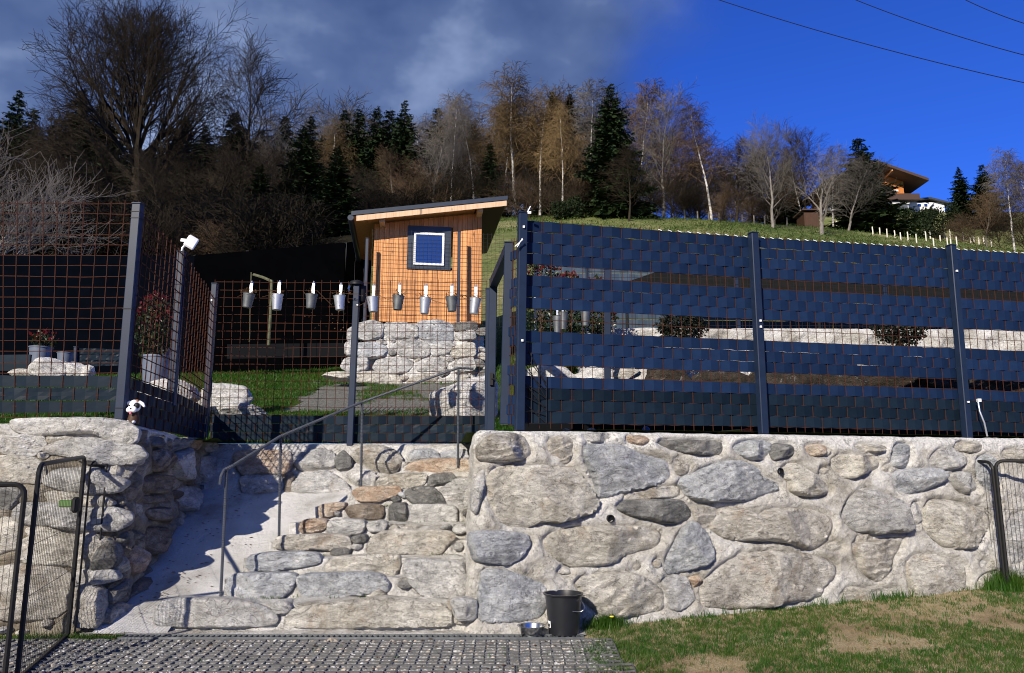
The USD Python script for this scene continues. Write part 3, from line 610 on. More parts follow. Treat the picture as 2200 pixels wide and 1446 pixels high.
STEP = {0: [('grey', [(-225,1165),(-215,1070),(-180,1045),(-110,1035),(60,1035),(170,1038),(310,1058),(400,1085),(460,1130),(440,1165),(0,1175)], .05),
            ('tan2', [(520,1135),(560,1095),(700,1068),(900,1050),(1060,1030),(1200,1040),(1350,1060),(1420,1070),(1450,1110),(1450,1165),(1300,1172),(900,1176),(560,1172)], .05),
            ('tan', [(1440,1045),(1590,1040),(1605,1150),(1480,1150),(1440,1080)], .02), ('grey', [(440,1068),(500,1050),(535,1070),(510,1095),(455,1095)], .03)],
 1: [('blue', [(175,960),(200,898),(350,893),(560,893),(540,960),(490,1010),(420,1025),(280,1015),(195,1000)], .05),
     ('blue', [(585,898),(800,893),(980,890),(1060,903),(1095,940),(1090,970),(1000,985),(800,1015),(640,1020),(600,980)], .05),
     ('grey', [(1195,870),(1195,820),(1300,812),(1510,822),(1545,880),(1585,970),(1570,1000),(1440,1010),(1370,1020),(1280,990),(1220,920)], .08), ('tan2', [(980,1000),(1060,975),(1075,1020),(990,1030)], .03)],
 2: [('blue', [(300,840),(315,786),(360,778),(560,770),(690,780),(700,810),(600,830),(450,850),(320,855)], .05),
     ('tan2', [(755,830),(800,800),(950,790),(1080,782),(1150,788),(1150,830),(1130,890),(1000,885),(880,880),(760,880)], .05)],
 3: [('tan', [(455,705),(480,678),(600,673),(800,668),(870,680),(875,740),(820,745),(700,730),(600,740),(460,725)], .05),
     ('tan', [(985,750),(1000,690),(1060,650),(1150,640),(1300,640),(1450,650),(1470,670),(1420,720),(1380,765),(1200,765),(1000,770)], .05),
     ('slate', [(780,748),(850,746),(875,752),(850,785),(790,795)], .05), ('slate', [(890,682),(950,672),(965,687),(930,700)], .03)],
 4: [('orange', [(600,630),(615,585),(700,578),(740,588),(720,630),(620,638)], .04), ('grey', [(760,590),(850,580),(960,590),(945,640),(890,650),(830,640),(760,640)], .05), ('grey', [(985,605),(1040,588),(1080,600),(1070,628),(1000,634)], .03)],
 5: [('orange', [(710,500),(800,485),(850,490),(790,520),(770,545),(715,548)], .035), ('brown', [(860,510),(950,492),(1060,502),(1060,560),(970,565),(890,560)], .04),
     ('slate', [(1115,490),(1195,488),(1195,580),(1110,585)], .06), ('grey', [(1205,498),(1400,498),(1480,508),(1480,590),(1420,620),(1300,620),(1205,590)], .04)],
 6: [('orange', [(900,420),(930,400),(1050,393),(1150,393),(1160,410),(1100,440),(1050,460),(930,460)], .04), ('slate', [(1195,420),(1240,398),(1340,393),(1390,430),(1415,470),(1415,495),(1320,495),(1240,470),(1210,450)], .05),
     ('grey', [(1400,400),(1440,392),(1580,392),(1575,440),(1550,490),(1430,490),(1410,440)], .04)],
 7: [('tan2', [(1035,360),(1070,330),(1200,315),(1310,318),(1300,360),(1250,385),(1150,390),(1040,385)], .04), ('slate', [(1330,375),(1340,325),(1450,315),(1475,340),(1420,355),(1360,370)], .05), ('grey', [(1430,375),(1480,350),(1580,350),(1578,385),(1440,388)], .03)],
 8: [('orange', [(1195,300),(1220,260),(1330,235),(1450,235),(1560,240),(1590,290),(1560,310),(1400,310),(1210,310)], .05)]}
SF = [Frame((0, SY[k], 0), (1, 0, 0), (0, -1, 0), 0.0) for k in range(NS)]
for k, tb in STEP.items():
    stones(ST, SF[k], 6, tb, prefix='step_stone', R=.016, back=.16, facets=4, rough=.95, grow=.010, hs=.9)
for k in range(NS - 1):
    fillers(ST, SF[k], SXL[k] + .05, -.42, (SZ[k - 1] if k else .0) + .045, SZ[k] - .05, 160, .06, .22, ('grey', 'tan2', 'slate', 'blue', 'grey'), (.03, .05), gap=.012, asp=(1.3, 3.0), seed=40 + k)
sm = steps_mortar(); part(ST, 'mortar', (carve(sm[0], SF, depth=.03, groove=.03, reach=.07), sm[1]), M['mortar_pale'], smooth=50)
def ramp_mesh():
    ys = np.linspace(6.30, 8.32, 60); n = 50; V = []
    zs_y = [6.25] + SY; zs = [.0] + [z - .01 for z in SZ]; xl = [SXL[0]] + SXL
    for y in ys:
        xr = np.interp(y, zs_y, xl) + .10; zl = .535 * (y - 6.30); zr = np.interp(y, [q + .16 for q in zs_y], zs) - .07
        for i in range(n):
            w = i / (n - 1); x = -3.4 + (xr + 3.4) * w
            V.append((x, y, zl + max(zr - zl, 0) * w ** 2.5 + .004))
    V = np.array(V); V[:, 2] += (meshkit.fbm(V * 2.2, 3, 5) - .5) * .03
    return V, grid_faces(len(ys), n)
RA = thing('concrete_ramp', 'smooth pale concrete ramp between the steps and the shaded wall', 'ramp')
part(RA, 'ramp_slab', ramp_mesh(), M['concrete'], smooth=40)
# ---------------------------------------------------------------- fences
class Quad:
    """a fence field between four corners; a along, b up, h out"""
    def __init__(s, bl, br, tl, tr): s.c = [np.asarray(q, float) for q in (bl, br, tl, tr)]; s.n = nz(np.cross(s.c[1] - s.c[0], s.c[2] - s.c[0])); s.w = np.linalg.norm(s.c[1] - s.c[0]); s.h = np.linalg.norm(s.c[2] - s.c[0])
    def at(s, a, b, h=0.0):
        a, b, h = np.broadcast_arrays(*[np.asarray(k, float) for k in (a, b, h)]); a, b, h = a[..., None], b[..., None], h[..., None]
        bl, br, tl, tr = s.c
        return (bl * (1 - a) + br * a) * (1 - b) + (tl * (1 - a) + tr * a) * b + s.n * h
rf = np.random.default_rng(5)
def wires(q, nv, rows, top=.03, r=.0024, skip=()):
    """rows: list of b values of the horizontal wires"""
    m = MB()
    for i in range(nv + 1):
        a = i / nv; a1, a2 = rf.normal(0, .0035, 2) / q.w; t_ = top * rf.uniform(.5, 1.3); m.bar(q.at(a, 0), q.at(a + a1, .5, rf.normal(0, .002)), r * 2); m.bar(q.at(a + a1, .5), q.at(a + a2, 1 + t_ / q.h), r * 2)
    for b in rows:
        P = [q.at(f, b + rf.normal(0, .003) / q.h, -.006) for f in np.linspace(0, 1, 5)]
        for p, o in zip(P[:-1], P[1:]): m.bar(p, o, r * 2)
    return m.mesh()
def strip(q, nv, b0, b1, phase, amp=.0075, puck=.0):
    """one plastic strip woven through the wires: in front of every other wire"""
    a, h = [], []
    for i in range(nv + 1):
        a.append(i / nv); h.append(-amp if (i + phase) % 2 == 0 else amp)
        if i < nv: a.append((i + .5) / nv); h.append((-.12 if (i + phase) % 2 == 0 else .12) * amp * rf.uniform(0, 1))
    a, h = np.array(a), np.array(h); n = len(a); R = 4; V = []
    sag = np.cumsum(rf.normal(0, .0004, n)); sag -= np.linspace(0, sag[-1], n)
    for j in range(R):
        f = j / (R - 1); b = b0 + (b1 - b0) * f
        hh = h + puck * rf.normal(0, 1, n) * (abs(f - .5) * 2)
        V.append(q.at(a, b + (sag + rf.normal(0, .0009, n)) / q.h, hh))
    V = np.array(V); back = V - q.n * .0015
    nn = R * n; F = grid_faces(R, n)
    V = np.vstack([V.reshape(-1, 3), back.reshape(-1, 3)]); F = np.vstack([F, F[:, ::-1] + nn])
    return V, F
def post(parent, p0, p1, w=.07, mat='anthracite', ang=0.0, name='post', cap=True):
    p0, p1 = np.asarray(p0, float), np.asarray(p1, float); d = nz(p1 - p0); L = np.linalg.norm(p1 - p0)
    ax = rotz(ang)[:, 0]; ay = nz(np.cross(d, ax)); ax = np.cross(ay, d); R = np.column_stack([ax, ay, d])
    V, F = bevel_box((w, w, L), .006); m = MB(); m.add(V @ R.T + (p0 + p1) / 2, F)
    if cap: V, F = bevel_box((w + .006, w + .006, .012), .003); m.add(V @ R.T + p1 + d * .006, F)
    return part(parent, name, m.mesh(), M[mat])

# --- long screened fence on the right wall
RF = thing('screen_fence', 'long blue-grey screened wire fence standing on the right boulder wall', 'fence')
FF = Frame(WP - WN * .15, WX, WN, 0.0)
def ffp(u, v, h=0.0): return FF.to3([FF.st(u, v)], h)[0]
PT = [((1119, 470), (1112, 920)), ((1611, 507), (1633, 927)), ((2034, 533), (2069, 936)), ((2420, 552), (2470, 950))]
TOP = [(1119, 473), (1611, 510), (2034, 535), (2420, 557)]
tops = [ffp(*p) for p in TOP]; bots = [ffp(*b) for _, b in PT]
ROWS = 'BBBB.BBB..BBB.BDDD'
nr = len(ROWS) + .45
for k in range(3):
    q = Quad(bots[k] - [0, 0, .0], bots[k + 1], tops[k], tops[k + 1])
    if q.n @ WN < 0: q.n = -q.n
    nv = int(round(q.w / .098)); bs = [1 - i / nr for i in range(len(ROWS) + 1)]
    part(RF, 'wire_mesh', wires(q, nv, bs, top=.035), M['rust'])
    for i, c in enumerate(ROWS):
        if c == '.': continue
        b1, b0 = bs[i] - .0012 / q.h, bs[i + 1] + .0012 / q.h
        part(RF, 'screen_strip', strip(q, nv, b0, b1, i % 2, puck=.0005 if c == 'D' else .0003), M['strip_dark' if c == 'D' else 'strip_blue'])
for k, ((u1, v1), (u0, v0)) in enumerate(PT):
    b, t = ffp(u0, v0 + 6, .055), ffp(u1, v1 - (6 if k == 0 else 1), .055)
    post(RF, b, t, .075, ang=WALL_A)
    for f in ((.40, .93, .30), (.55, .52), (.86, .18), (.5,))[k][:2]:
        m = MB(); c = b + (t - b) * f + WN * .045; m.box(c, (.018, .018, .018)); part(RF, 'bolt', m.mesh(), M['white_paint'])
# pale binding twine over the top wire
m = MB()
for k in range(0, 3):
    n = int(np.linalg.norm(tops[k + 1] - tops[k]) / .098)
    for i in range(n):
        if k == 0 and i < n * .55: continue
        c = tops[k] + (tops[k + 1] - tops[k]) * ((i + .3) / n) + np.array([0, 0, .012]); m.bar(c, c + WX * .035 + np.array([0, 0, -.014]) + WN * .008, .0055)
part(RF, 'binding_twine', m.mesh(), M['white_paint'], kind='stuff')
# thin bow of twine strung across the strips, white ties at the corner post
m = MB(); c = ffp(1126, 464, .09); m.bar(c, c + [.03, 0, .06], .007); m.box(c + [.02, -.02, -.005], (.03, .01, .022)); part(RF, 'cable_tie', m.mesh(), M['white_paint'])
m = MB(); c = ffp(1098, 538, .12); m.bar(c, c + [.07, 0, .065], .010, .006); m.bar(c + [.02, 0, -.005], c + [.065, 0, .075], .007, .006); part(RF, 'cable_tie', m.mesh(), M['white_paint'])
# bare lattice offcut wired in front of the lower left strips
q = Quad(ffp(1125, 910, .02), ffp(1172, 910, .02), ffp(1125, 735, .02), ffp(1172, 805, .02))
m = MB()
for i in range(4): a = i / 3; m.bar(q.at(a, 0), q.at(a, 1), .006)
for i in range(6): m.bar(q.at(0, i / 6), q.at(1, min(1, i / 6)), .006)
for i in range(4): m.bar(q.at(0, .25 * i + .25), q.at(1, .25 * i), .007)
part(RF, 'lattice_offcut', m.mesh(), M['black'])

# --- middle fence behind the ramp
def simple_fence(owner, bl, br, tl, tr, cell, nstrip, first=.0, mat='strip_dark', wire='rust', r=.0026):
    q = Quad(bl, br, tl, tr)
    if q.n @ (CAM - q.c[0]) < 0: q.n = -q.n
    nv = max(2, int(round(q.w / cell))); nh = int(round(q.h * (1 - first / q.h) / cell)); bs = [(first + i * (q.h - first) / nh) / q.h for i in range(nh + 1)]
    part(owner, 'wire_mesh', wires(q, nv, bs, r=r), M[wire])
    for i in range(nstrip):
        part(owner, 'screen_strip', strip(q, nv, bs[i] + .003 / q.h, bs[i + 1] - .003 / q.h, i % 2, puck=.0014 if i == 1 else .0003), M[mat])
    return q
MF = thing('wire_fence', 'rusty wire mesh fence hung with zinc pots behind the ramp', 'fence')
YM = 8.76
simple_fence(MF, at(452, 950, YM), at(755, 953, YM), at(463, 606, YM), at(768, 607, YM), .0985, 3, first=.02)
qm = simple_fence(MF, at(757, 953, YM), at(1048, 953, YM), at(770, 608, YM), at(1046, 606, YM), .0985, 3, first=.02)
post(MF, at(439, 940, YM - .02), at(462, 611, YM - .02), .065); post(MF, at(752, 958, YM - .05), at(767, 612, YM - .05), .07)
for u, v in ((455, 645), (768, 655)):
    m = MB(); m.box(at(u, v, YM - .1), (.016, .016, .016)); part(MF, 'bolt', m.mesh(), M['white_paint'])

# --- left front fence on the left wall and its return along the ramp
LF = thing('wire_fence', 'tall rusty mesh fence on the left wall with three dark strips below', 'fence')
YL = 6.50
simple_fence(LF, at(-120, 897, YL), at(256, 897, YL), at(-135, 436, YL), at(296, 438, YL), .0985, 0)
ql = Quad(at(-120, 889, YL), at(256, 886, YL), at(-122, 804, YL), at(263, 808, YL))
if ql.n[1] > 0: ql.n = -ql.n
for i in range(3): part(LF, 'screen_strip', strip(ql, int(round(ql.w / .0985)), i / 3 + .012, (i + 1) / 3 - .012, i % 2, amp=.005, puck=.0016 if i == 1 else .0003), M['strip_dark'])
b, t = at(259, 902, YL - .03), at(297, 440, YL - .03); post(LF, b, t, .078)
for f in (.05, .5, .93, .96):
    V, F = bevel_box((.084, .084, .008), .002); part(LF, 'post_band', (V + b + (t - b) * f, F), M['black'])
LR = thing('wire_fence', 'rusty mesh fence running back along the left wall above the ramp', 'fence')
X2 = at(374, 868, 7.45); X3 = at(446, 890, YM - .08)
P1 = np.array([b[0] + .03, YL, 1.66]); P2 = np.array([X2[0], 7.45, 1.63]); P3 = np.array([X3[0], YM - .10, 1.60])
T1, T2, T3 = P1 + [.02, 0, 1.80], P2 + [.01, 0, 1.74], P3 + [.0, 0, 1.62]
for a, c, ta, tc in ((P1, P2, T1, T2), (P2, P3, T2, T3)):
    q = simple_fence(LR, a, c, ta, tc, .0985, 0, r=.0036)
    q.n = np.array([1.0, 0, 0]); nv = int(round(q.w / .0985))
    for i in range(4): part(LR, 'screen_strip', strip(q, nv, (i * .098 + .0) / q.h, (i * .098 + .094) / q.h, i % 2), M['strip_dark'])
post(LR, at(368, 872, 7.45), at(391, 543, 7.45), .075)

# --- gate frame beside the steps
GF = thing('gate', 'tall dark steel gate frame at the top of the steps beside the corner post', 'gate')
g0b, g0t = at(1084, 912, 6.80), at(1094, 524, 6.80); g1b, g1t = at(1054, 940, 8.20), at(1060, 603, 8.20)
post(GF, g0b, g0t, .085, name='near_jamb'); post(GF, g1b, g1t, .085, name='far_jamb')
m = MB(); m.bar(g0t + [0, .02, -.04], g1t + [0, -.02, -.04], .085, .085); part(GF, 'top_bar', m.mesh(), M['anthracite'])
ct = qm.c[3]; post(GF, at(1047, 945, 8.6), at(1049, 622, 8.6), .06, name='end_post')
m = MB(); c = g1b + (g1t - g1b) * .36; m.box(c + [.0, -.06, 0], (.035, .03, .13)); m.bar(c + [0, -.07, .0], c + [.06, -.11, .0], .014); part(GF, 'lock_case', m.mesh(), M['black'])
q = Quad(g0b + [.02, -.04, 0], ffp(1112, 915, -.02), g0t + [.02, -.04, .0], ffp(1118, 512, -.02))
nv = 5; part(GF, 'side_mesh', wires(q, nv, [i / 19 for i in range(20)]), M['rust'])
if q.n[0] > 0: q.n = -q.n
for i in (0, 1, 2, 4, 5, 8, 9, 12, 13, 14, 17): part(GF, 'screen_strip', strip(q, nv, i / 19 + .002, (i + 1) / 19 - .002, i % 2), M['strip_blue'])

# ---------------------------------------------------------------- handrail of ribbed bar
HR = thing('handrail', 'dark ribbed steel bar handrail rising beside the stone steps', 'handrail')
r0b, r1b, r2b, r3b = at(474, 1290, 6.52), at(600, 1152, 7.22), at(776, 1052, 7.98), at(984, 992, 8.44)
r0t, r1t, r2t, r3t = [np.array([p[0], p[1], at(u, v, p[1])[2]]) for p, u, v in ((r0b, 486, 1012), (r1b, 603, 944), (r2b, 778, 870), (r3b, 985, 796))]
r0t[0], r1t[0], r2t[0], r3t[0] = [at(u, v, p[1])[0] for p, u, v in ((r0b, 487, 1012), (r1b, 603, 944), (r2b, 778, 870), (r3b, 985, 796))]
def ribbed(p0, p1, r=.012, step=.014):
    n = max(4, int(np.linalg.norm(np.asarray(p1) - p0) / step) * 2); f = np.linspace(0, 1, n)[:, None]
    return p0 + (p1 - p0) * f, np.where(np.arange(n) % 2 == 0, r * 1.22, r * .9)
for a_, b_ in ((r0b, r0t), (r1b, r1t), (r2b, r2t), (r3b, r3t)):
    p, r = ribbed(a_ - [0, 0, .06], b_ + [0, 0, .012]); m = MB(); m.tube(p, r, 8); part(HR, 'rail_post', m.mesh(), M['rebar'], smooth=20)
end = np.array([r3t[0] + .16, r3t[1] + .08, r3t[2] + .03]); hook = r0t + [-.03, -.05, -.09]
pts = [hook + [.0, .0, -.02], hook + [.003, .005, .05], r0t + [-.012, -.02, .012], r0t + [.04, .03, .045], r1t + [0, 0, .03], r2t + [0, 0, .03], r3t + [0, 0, .03], end]
pp = [np.array(pts[0])]; rr = [.013]
for a_, b_ in zip(pts[:-1], pts[1:]):
    p, r = ribbed(np.asarray(a_), np.asarray(b_), .0125); pp += list(p[1:]); rr += list(r[1:])
m = MB(); m.tube(np.array(pp), np.array(rr), 8); part(HR, 'top_rail', m.mesh(), M['rebar'], smooth=20)

# ---------------------------------------------------------------- black pen panels
def pen_panel(owner, bl, br, h, wire=.036, rows=(0, .14, .38, .62, .86, 1.0), r=.0011, frame=.0165, arch=True):
    bl, br = np.asarray(bl, float), np.asarray(br, float); up = np.array([0, 0, 1.0]); w = np.linalg.norm(br - bl); d = (br - bl) / w
    c = .07 if arch else .0
    pts = [bl] + [bl + up * (h - c)]
    for an in np.linspace(0, math.pi / 2, 6): pts.append(bl + up * (h - c) + d * c * (1 - math.cos(an)) + up * c * math.sin(an))
    for an in np.linspace(math.pi / 2, 0, 6): pts.append(br + up * (h - c) - d * c * (1 - math.cos(an)) + up * c * math.sin(an))
    pts += [br + up * (h - c), br]
    m = MB(); m.tube(np.array(pts), frame, 8); part(owner, 'panel_frame', m.mesh(), M['black'], smooth=40)
    m = MB(); m.bar(bl + up * .03, br + up * .03, .02); part(owner, 'bottom_bar', m.mesh(), M['black'])
    m = MB(); n = int(w / wire)
    for i in range(1, n): p = bl + d * w * i / n; m.bar(p + up * .03, p + up * (h - .01), r * 2)
    for f in rows[1:-1]: m.bar(bl + up * h * f, br + up * h * f, r * 2.4)
    part(owner, 'panel_wires', m.mesh(), M['black'])
PN = thing('pen_gate', 'black wire pen gate with rounded top standing left of the ramp', 'pen gate')
nb = at(40, 1424, 5.20); nb[2] = float(yard_z(nb[0], nb[1])); fb = at(148, 1344, 6.22); fb[2] = float(yard_z(fb[0], fb[1]))
hN = at(88, 998, nb[1])[2] - nb[2]
pen_panel(PN, nb, fb, hN)
m = MB(); c = fb + (nb - fb) * .16 + [.01, 0, hN * .74]; V, F = bevel_box((.06, .06, .12), .02); m.add(V + c, F); part(PN, 'latch_case', m.mesh(), M['black'])
m = MB(); V, F = bevel_box((.11, .02, .055), .008); m.add(V + c + [-.07, -.01, .01], F); part(PN, 'latch_lever', m.mesh(), plain('leaf_green_plastic', (.05, .12, .02), rough=.5), label='green latch lever')
PN2 = thing('wire_pen', 'black wire pen panel cut off by the left edge of the yard', 'pen panel')
lb = at(12, 1436, 5.12); lb[2] = float(yard_z(lb[0], lb[1])); lo = lb + [-1.0, -.25, -.02]
pen_panel(PN2, lo, lb, at(48, 1040, lb[1])[2] - lb[2])
PN3 = thing('wire_pen', 'narrow black wire panel closing the gap from gate to rock wall', 'pen panel')
pen_panel(PN3, fb + [.035, .03, 0], fb + [.13, .10, 0.01], hN * .985, arch=True, frame=.008)
RP = thing('wire_pen', 'black wire pen panel in front of the boulder wall at the grass', 'pen panel')
rb = at(2169, 1278, 7.55); rb[2] = float(yard_z(rb[0], rb[1])); hh = at(2164, 990, rb[1])[2] - rb[2]
pen_panel(RP, rb, rb + [1.1, -.35, -.02], hh)
pen_panel(RP, rb + [-.02, .02, 0], rb + [-.11, .45, .02], hh * .99)
# ---------------------------------------------------------------- hut on its stone base
M['wood'] = None
def plank_mat(name, cols):
    nodes = {'g': ('geometry', {}), 'oi': ('object_info', {}), 'off': ('combine_xyz', {}), 'ml': ('math', {'math_type': 'multiply', 'value2': 37.0}), 'ad': ('mix', {'mix_type': 'add', 'fac': 1.0}),
        'm': ('mapping', {'scale': (9, 9, .55)}), 'n': ('noise_texture', {'scale': 3.2, 'detail': 7.0, 'roughness': .6, 'distortion': 1.1}),
        'r': ('rgb_ramp', {'ramp': [(.3, cols[0]), (.5, cols[1]), (.72, cols[2])]}), 'mk': ('mapping', {'scale': (8, 8, 2.4)}),
        'k': ('noise_texture', {'scale': 1.5, 'detail': 2.0, 'roughness': .4}), 'kr': ('map_range', {'from_min': .70, 'from_max': .76, 'to_min': 0., 'to_max': .75, 'clamp': True}),
        'mx': ('mix', {'color2': tuple(np.array(cols[0]) * .35)}), 'or': ('map_range', {'from_min': 0., 'from_max': 1., 'to_min': .82, 'to_max': 1.14}), 'mu': ('mix', {'mix_type': 'multiply', 'fac': 1.0}),
        'b': ('bump', {'strength': .25, 'distance': .004}), 'p': ('principled_bsdf', {'roughness': .62, 'specular_ior_level': .3})}
    links = [('oi.random', 'ml.value1'), ('ml.value', 'off.x'), ('ml.value', 'off.z'), ('g.position', 'ad.color1'), ('off.vector', 'ad.color2'), ('ad.color', 'm.vector'), ('m.vector', 'n.vector'), ('n.fac', 'r.fac'),
        ('ad.color', 'mk.vector'), ('mk.vector', 'k.vector'), ('k.fac', 'kr.value'), ('kr.result', 'mx.fac'), ('r.color', 'mx.color1'), ('oi.random', 'or.value'), ('mx.color', 'mu.color1'), ('or.result', 'mu.color2'), ('mu.color', 'p.base_color'), ('n.fac', 'b.height'), ('b.normal', 'p.normal')]
    return usdkit.material(stage, '/World/Looks/' + name, nodes, links, surface='p.BSDF')
M['larch'] = plank_mat('larch_wood', [(.40, .165, .055), (.58, .265, .10), (.66, .335, .145)])
M['larch_pale'] = plank_mat('pale_larch_wood', [(.42, .27, .16), (.52, .36, .23), (.58, .43, .29)])
M['dark_wood'] = plank_mat('dark_stained_wood', [(.035, .016, .008), (.06, .028, .014), (.08, .04, .02)])
M['roof_metal'] = plain('dark_roof_metal', (.030, .038, .050), rough=.35, spec=.5)
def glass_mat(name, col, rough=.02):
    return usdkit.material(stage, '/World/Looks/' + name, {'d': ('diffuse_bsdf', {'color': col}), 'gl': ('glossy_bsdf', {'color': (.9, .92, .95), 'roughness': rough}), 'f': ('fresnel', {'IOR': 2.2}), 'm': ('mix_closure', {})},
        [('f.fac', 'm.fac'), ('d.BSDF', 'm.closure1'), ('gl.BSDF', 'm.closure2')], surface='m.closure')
M['pane'] = glass_mat('window_pane', (.012, .03, .11))  # blue diffuse puts the reflected sky into the pane colour
HA = math.radians(8.0)
hx = np.array([math.cos(HA), math.sin(HA), 0]); hy = np.array([-math.sin(HA), math.cos(HA), 0]); hz_ = np.array([0, 0, 1.0])
H0 = at(798, 690, 15.0); FH = Frame(H0, hx, -hy, 0.0)
HUTW = FH.st(1034, 690)[0]
def hl(x, y, z): return H0 + hx * x + hy * y + hz_ * z
RH = np.column_stack([hx, hy, hz_])
HU = thing('wooden_hut', 'small larch-clad hut with a dark lean roof above the stone base', 'hut')
SL_ = .155
def roofz(x, y=0): return 2.02 + SL_ * x
ws, wt = zip(*[FH.st(u, v) for u, v in ((876, 578), (968, 578), (968, 489), (876, 489))])
wx0, wx1, wz0, wz1 = min(ws), max(ws), min(wt), max(wt)
pw = .098; n = int(round(HUTW / pw)); pw = HUTW / n
for i in range(n):
    x0, x1 = i * pw + .002, (i + 1) * pw - .002; xm = (x0 + x1) / 2; inwin = wx0 - .01 < xm < wx1 + .01
    for z0, z1 in (((.0, wz0), (wz1, roofz(xm))) if inwin else ((0., roofz(xm)),)):
        if z1 - z0 < .03: continue
        V, F = bevel_box((x1 - x0, .022, z1 - z0), .004); part(HU, 'plank', (V @ RH.T + hl(xm, .011 + random.Random(i).uniform(-.002, .002), (z0 + z1) / 2), F), M['larch'])
m = MB(); D = 3.0
for (x, y, sx, sy) in ((.012, D / 2 + .03, .02, D), (HUTW - .012, D / 2 + .03, .02, D), (HUTW / 2, D + .02, HUTW, .02)):
    m.box(hl(x, y, .98), (sx, sy, 1.96), RH)
part(HU, 'inner_wall', m.mesh(), M['dark_wood'])
OX0, OX1, OY0, OY1 = -.42, HUTW + .46, -.42, D + .35
def roof_piece(x0, x1, y0, y1, dz, th):
    v = [hl(x, y, roofz(x) + dz + t) for t in (0, th) for y in (y0, y1) for x in (x0, x1)]
    return np.array(v), np.array([[0, 2, 3, 1], [4, 5, 7, 6], [0, 1, 5, 4], [1, 3, 7, 5], [3, 2, 6, 7], [2, 0, 4, 6]])
rp = part(HU, 'roof', roof_piece(OX0 - .02, OX1 + .02, OY0 - .03, OY1 + .03, .075, .085), M['roof_metal'])
part(HU, 'verge_board', roof_piece(OX0 + .08, OX1, OY0 - .012, OY0 + .02, -.045, .115), M['larch_pale'])
for i in range(5): part(HU, 'soffit_board', roof_piece(OX0 + i * (OX1 - OX0) / 5 + .003, OX0 + (i + 1) * (OX1 - OX0) / 5 - .003, OY0 + .022, OY1, .04, .03), M['larch' if i < 4 else 'dark_wood'])
for x in (.16, HUTW - .07):
    V, F = bevel_box((.11, 3.6, .12), .006); part(HU, 'purlin', (V @ RH.T + hl(x, OY0 + .06 + 1.8, roofz(x) - .03), F), M['larch_pale'])
m = MB(); m.tube([hl(OX0 - .03, OY0 - .02, roofz(OX0) + .03), hl(OX0 - .03, OY1, roofz(OX0) + .0)], .06, 10); part(HU, 'gutter', m.mesh(), M['roof_metal'], smooth=40)
wn = tag(part(HU, 'window', (lambda m: (m.box(hl((wx0 + wx1) / 2, -.012, (wz0 + wz1) / 2), (wx1 - wx0, .03, wz1 - wz0), RH), m.mesh())[1])(MB()), M['roof_metal'], label='dark window surround'))
def st_rect(u0, v0, u1, v1): a, b = FH.st(u0, v1); c, d = FH.st(u1, v0); return a, b, c, d
fx0, fz0, fx1, fz1 = st_rect(888, 503, 955, 570); fw = .047
m = MB()
for (cx_, cz, sx, sz) in (((fx0 + fx1) / 2, fz0 + fw / 2, fx1 - fx0, fw), ((fx0 + fx1) / 2, fz1 - fw / 2, fx1 - fx0, fw), (fx0 + fw / 2, (fz0 + fz1) / 2, fw, fz1 - fz0 - 2 * fw), (fx1 - fw / 2, (fz0 + fz1) / 2, fw, fz1 - fz0 - 2 * fw)):
    V, F = bevel_box((sx, .03, sz), .006); m.add(V @ RH.T + hl(cx_, -.042, cz), F)
part(wn, 'sash', m.mesh(), M['white_paint'])
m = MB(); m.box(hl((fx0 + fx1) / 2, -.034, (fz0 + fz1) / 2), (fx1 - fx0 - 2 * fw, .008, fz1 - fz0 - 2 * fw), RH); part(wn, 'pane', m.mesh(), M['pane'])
# stone base
HB = thing('stone_plinth', 'high rough stone base wall carrying the wooden hut', 'stone wall')
bz = at(900, 690, 14.55)[2]
pA, pB = hl(-.05, -.42, 0), hl(HUTW + .05, -.42, 0); pC = hl(-.12, 2.5, 0); pD = hl(HUTW + .05, 2.5, 0)
FHB = Frame(np.array([pA[0], pA[1], bz]), hx, -hy, .10)
hb_m = mortar_wall([tuple(pC[:2]), tuple(pA[:2]), tuple(pB[:2]), tuple(pD[:2])], 2.5, lambda s: bz + .02, .7, batter=.10, seed=44, amp=.09, corner=1)
HSZ = [('grey', [(895,720),(980,700),(1040,720),(1030,780),(950,800),(890,780)]), ('grey', [(1050,720),(1140,710),(1230,730),(1230,780),(1100,785),(1050,760)]), ('blue', [(1240,705),(1350,700),(1420,720),(1420,800),(1390,825),(1290,810),(1240,770)]),
 ('blue', [(890,830),(1000,820),(1060,850),(1030,890),(930,895),(880,870)]), ('grey', [(1110,830),(1200,800),(1300,840),(1290,880),(1230,895),(1160,890),(1115,860)]), ('grey', [(1310,840),(1420,820),(1400,870),(1320,880)]), ('grey', [(1450,770),(1540,755),(1550,790),(1470,795)]),
 ('grey', [(812,950),(835,910),(950,905),(950,960),(870,975)]), ('grey', [(990,960),(1010,920),(1150,905),(1210,935),(1170,975),(1080,985)]), ('grey', [(1230,930),(1330,900),(1400,930),(1370,965),(1240,970)]), ('tan2', [(880,990),(1000,985),(1120,1000),(1140,1045),(1000,1035),(880,1025)]),
 ('tan', [(1260,1000),(1340,1005),(1300,1050),(1200,1060),(1180,1030)]), ('grey', [(1420,930),(1530,900),(1550,960),(1480,975)]), ('slate', [(1430,715),(1555,710),(1555,740),(1440,745)]), ('grey', [(836,825),(885,815),(880,880),(842,880)]), ('grey', [(850,750),(885,730),(885,800),(850,800)]), ('tan2', [(1430,850),(1540,820),(1550,880),(1440,900)])]
for i, (mt, pts) in enumerate(HSZ):
    ol = outline(FHB, 2, pts); FHB.out.append(ol); part(HB, 'stone', stone(FHB, ol, .065, rs, R=.035, grow=.03), M[mt], smooth=30)
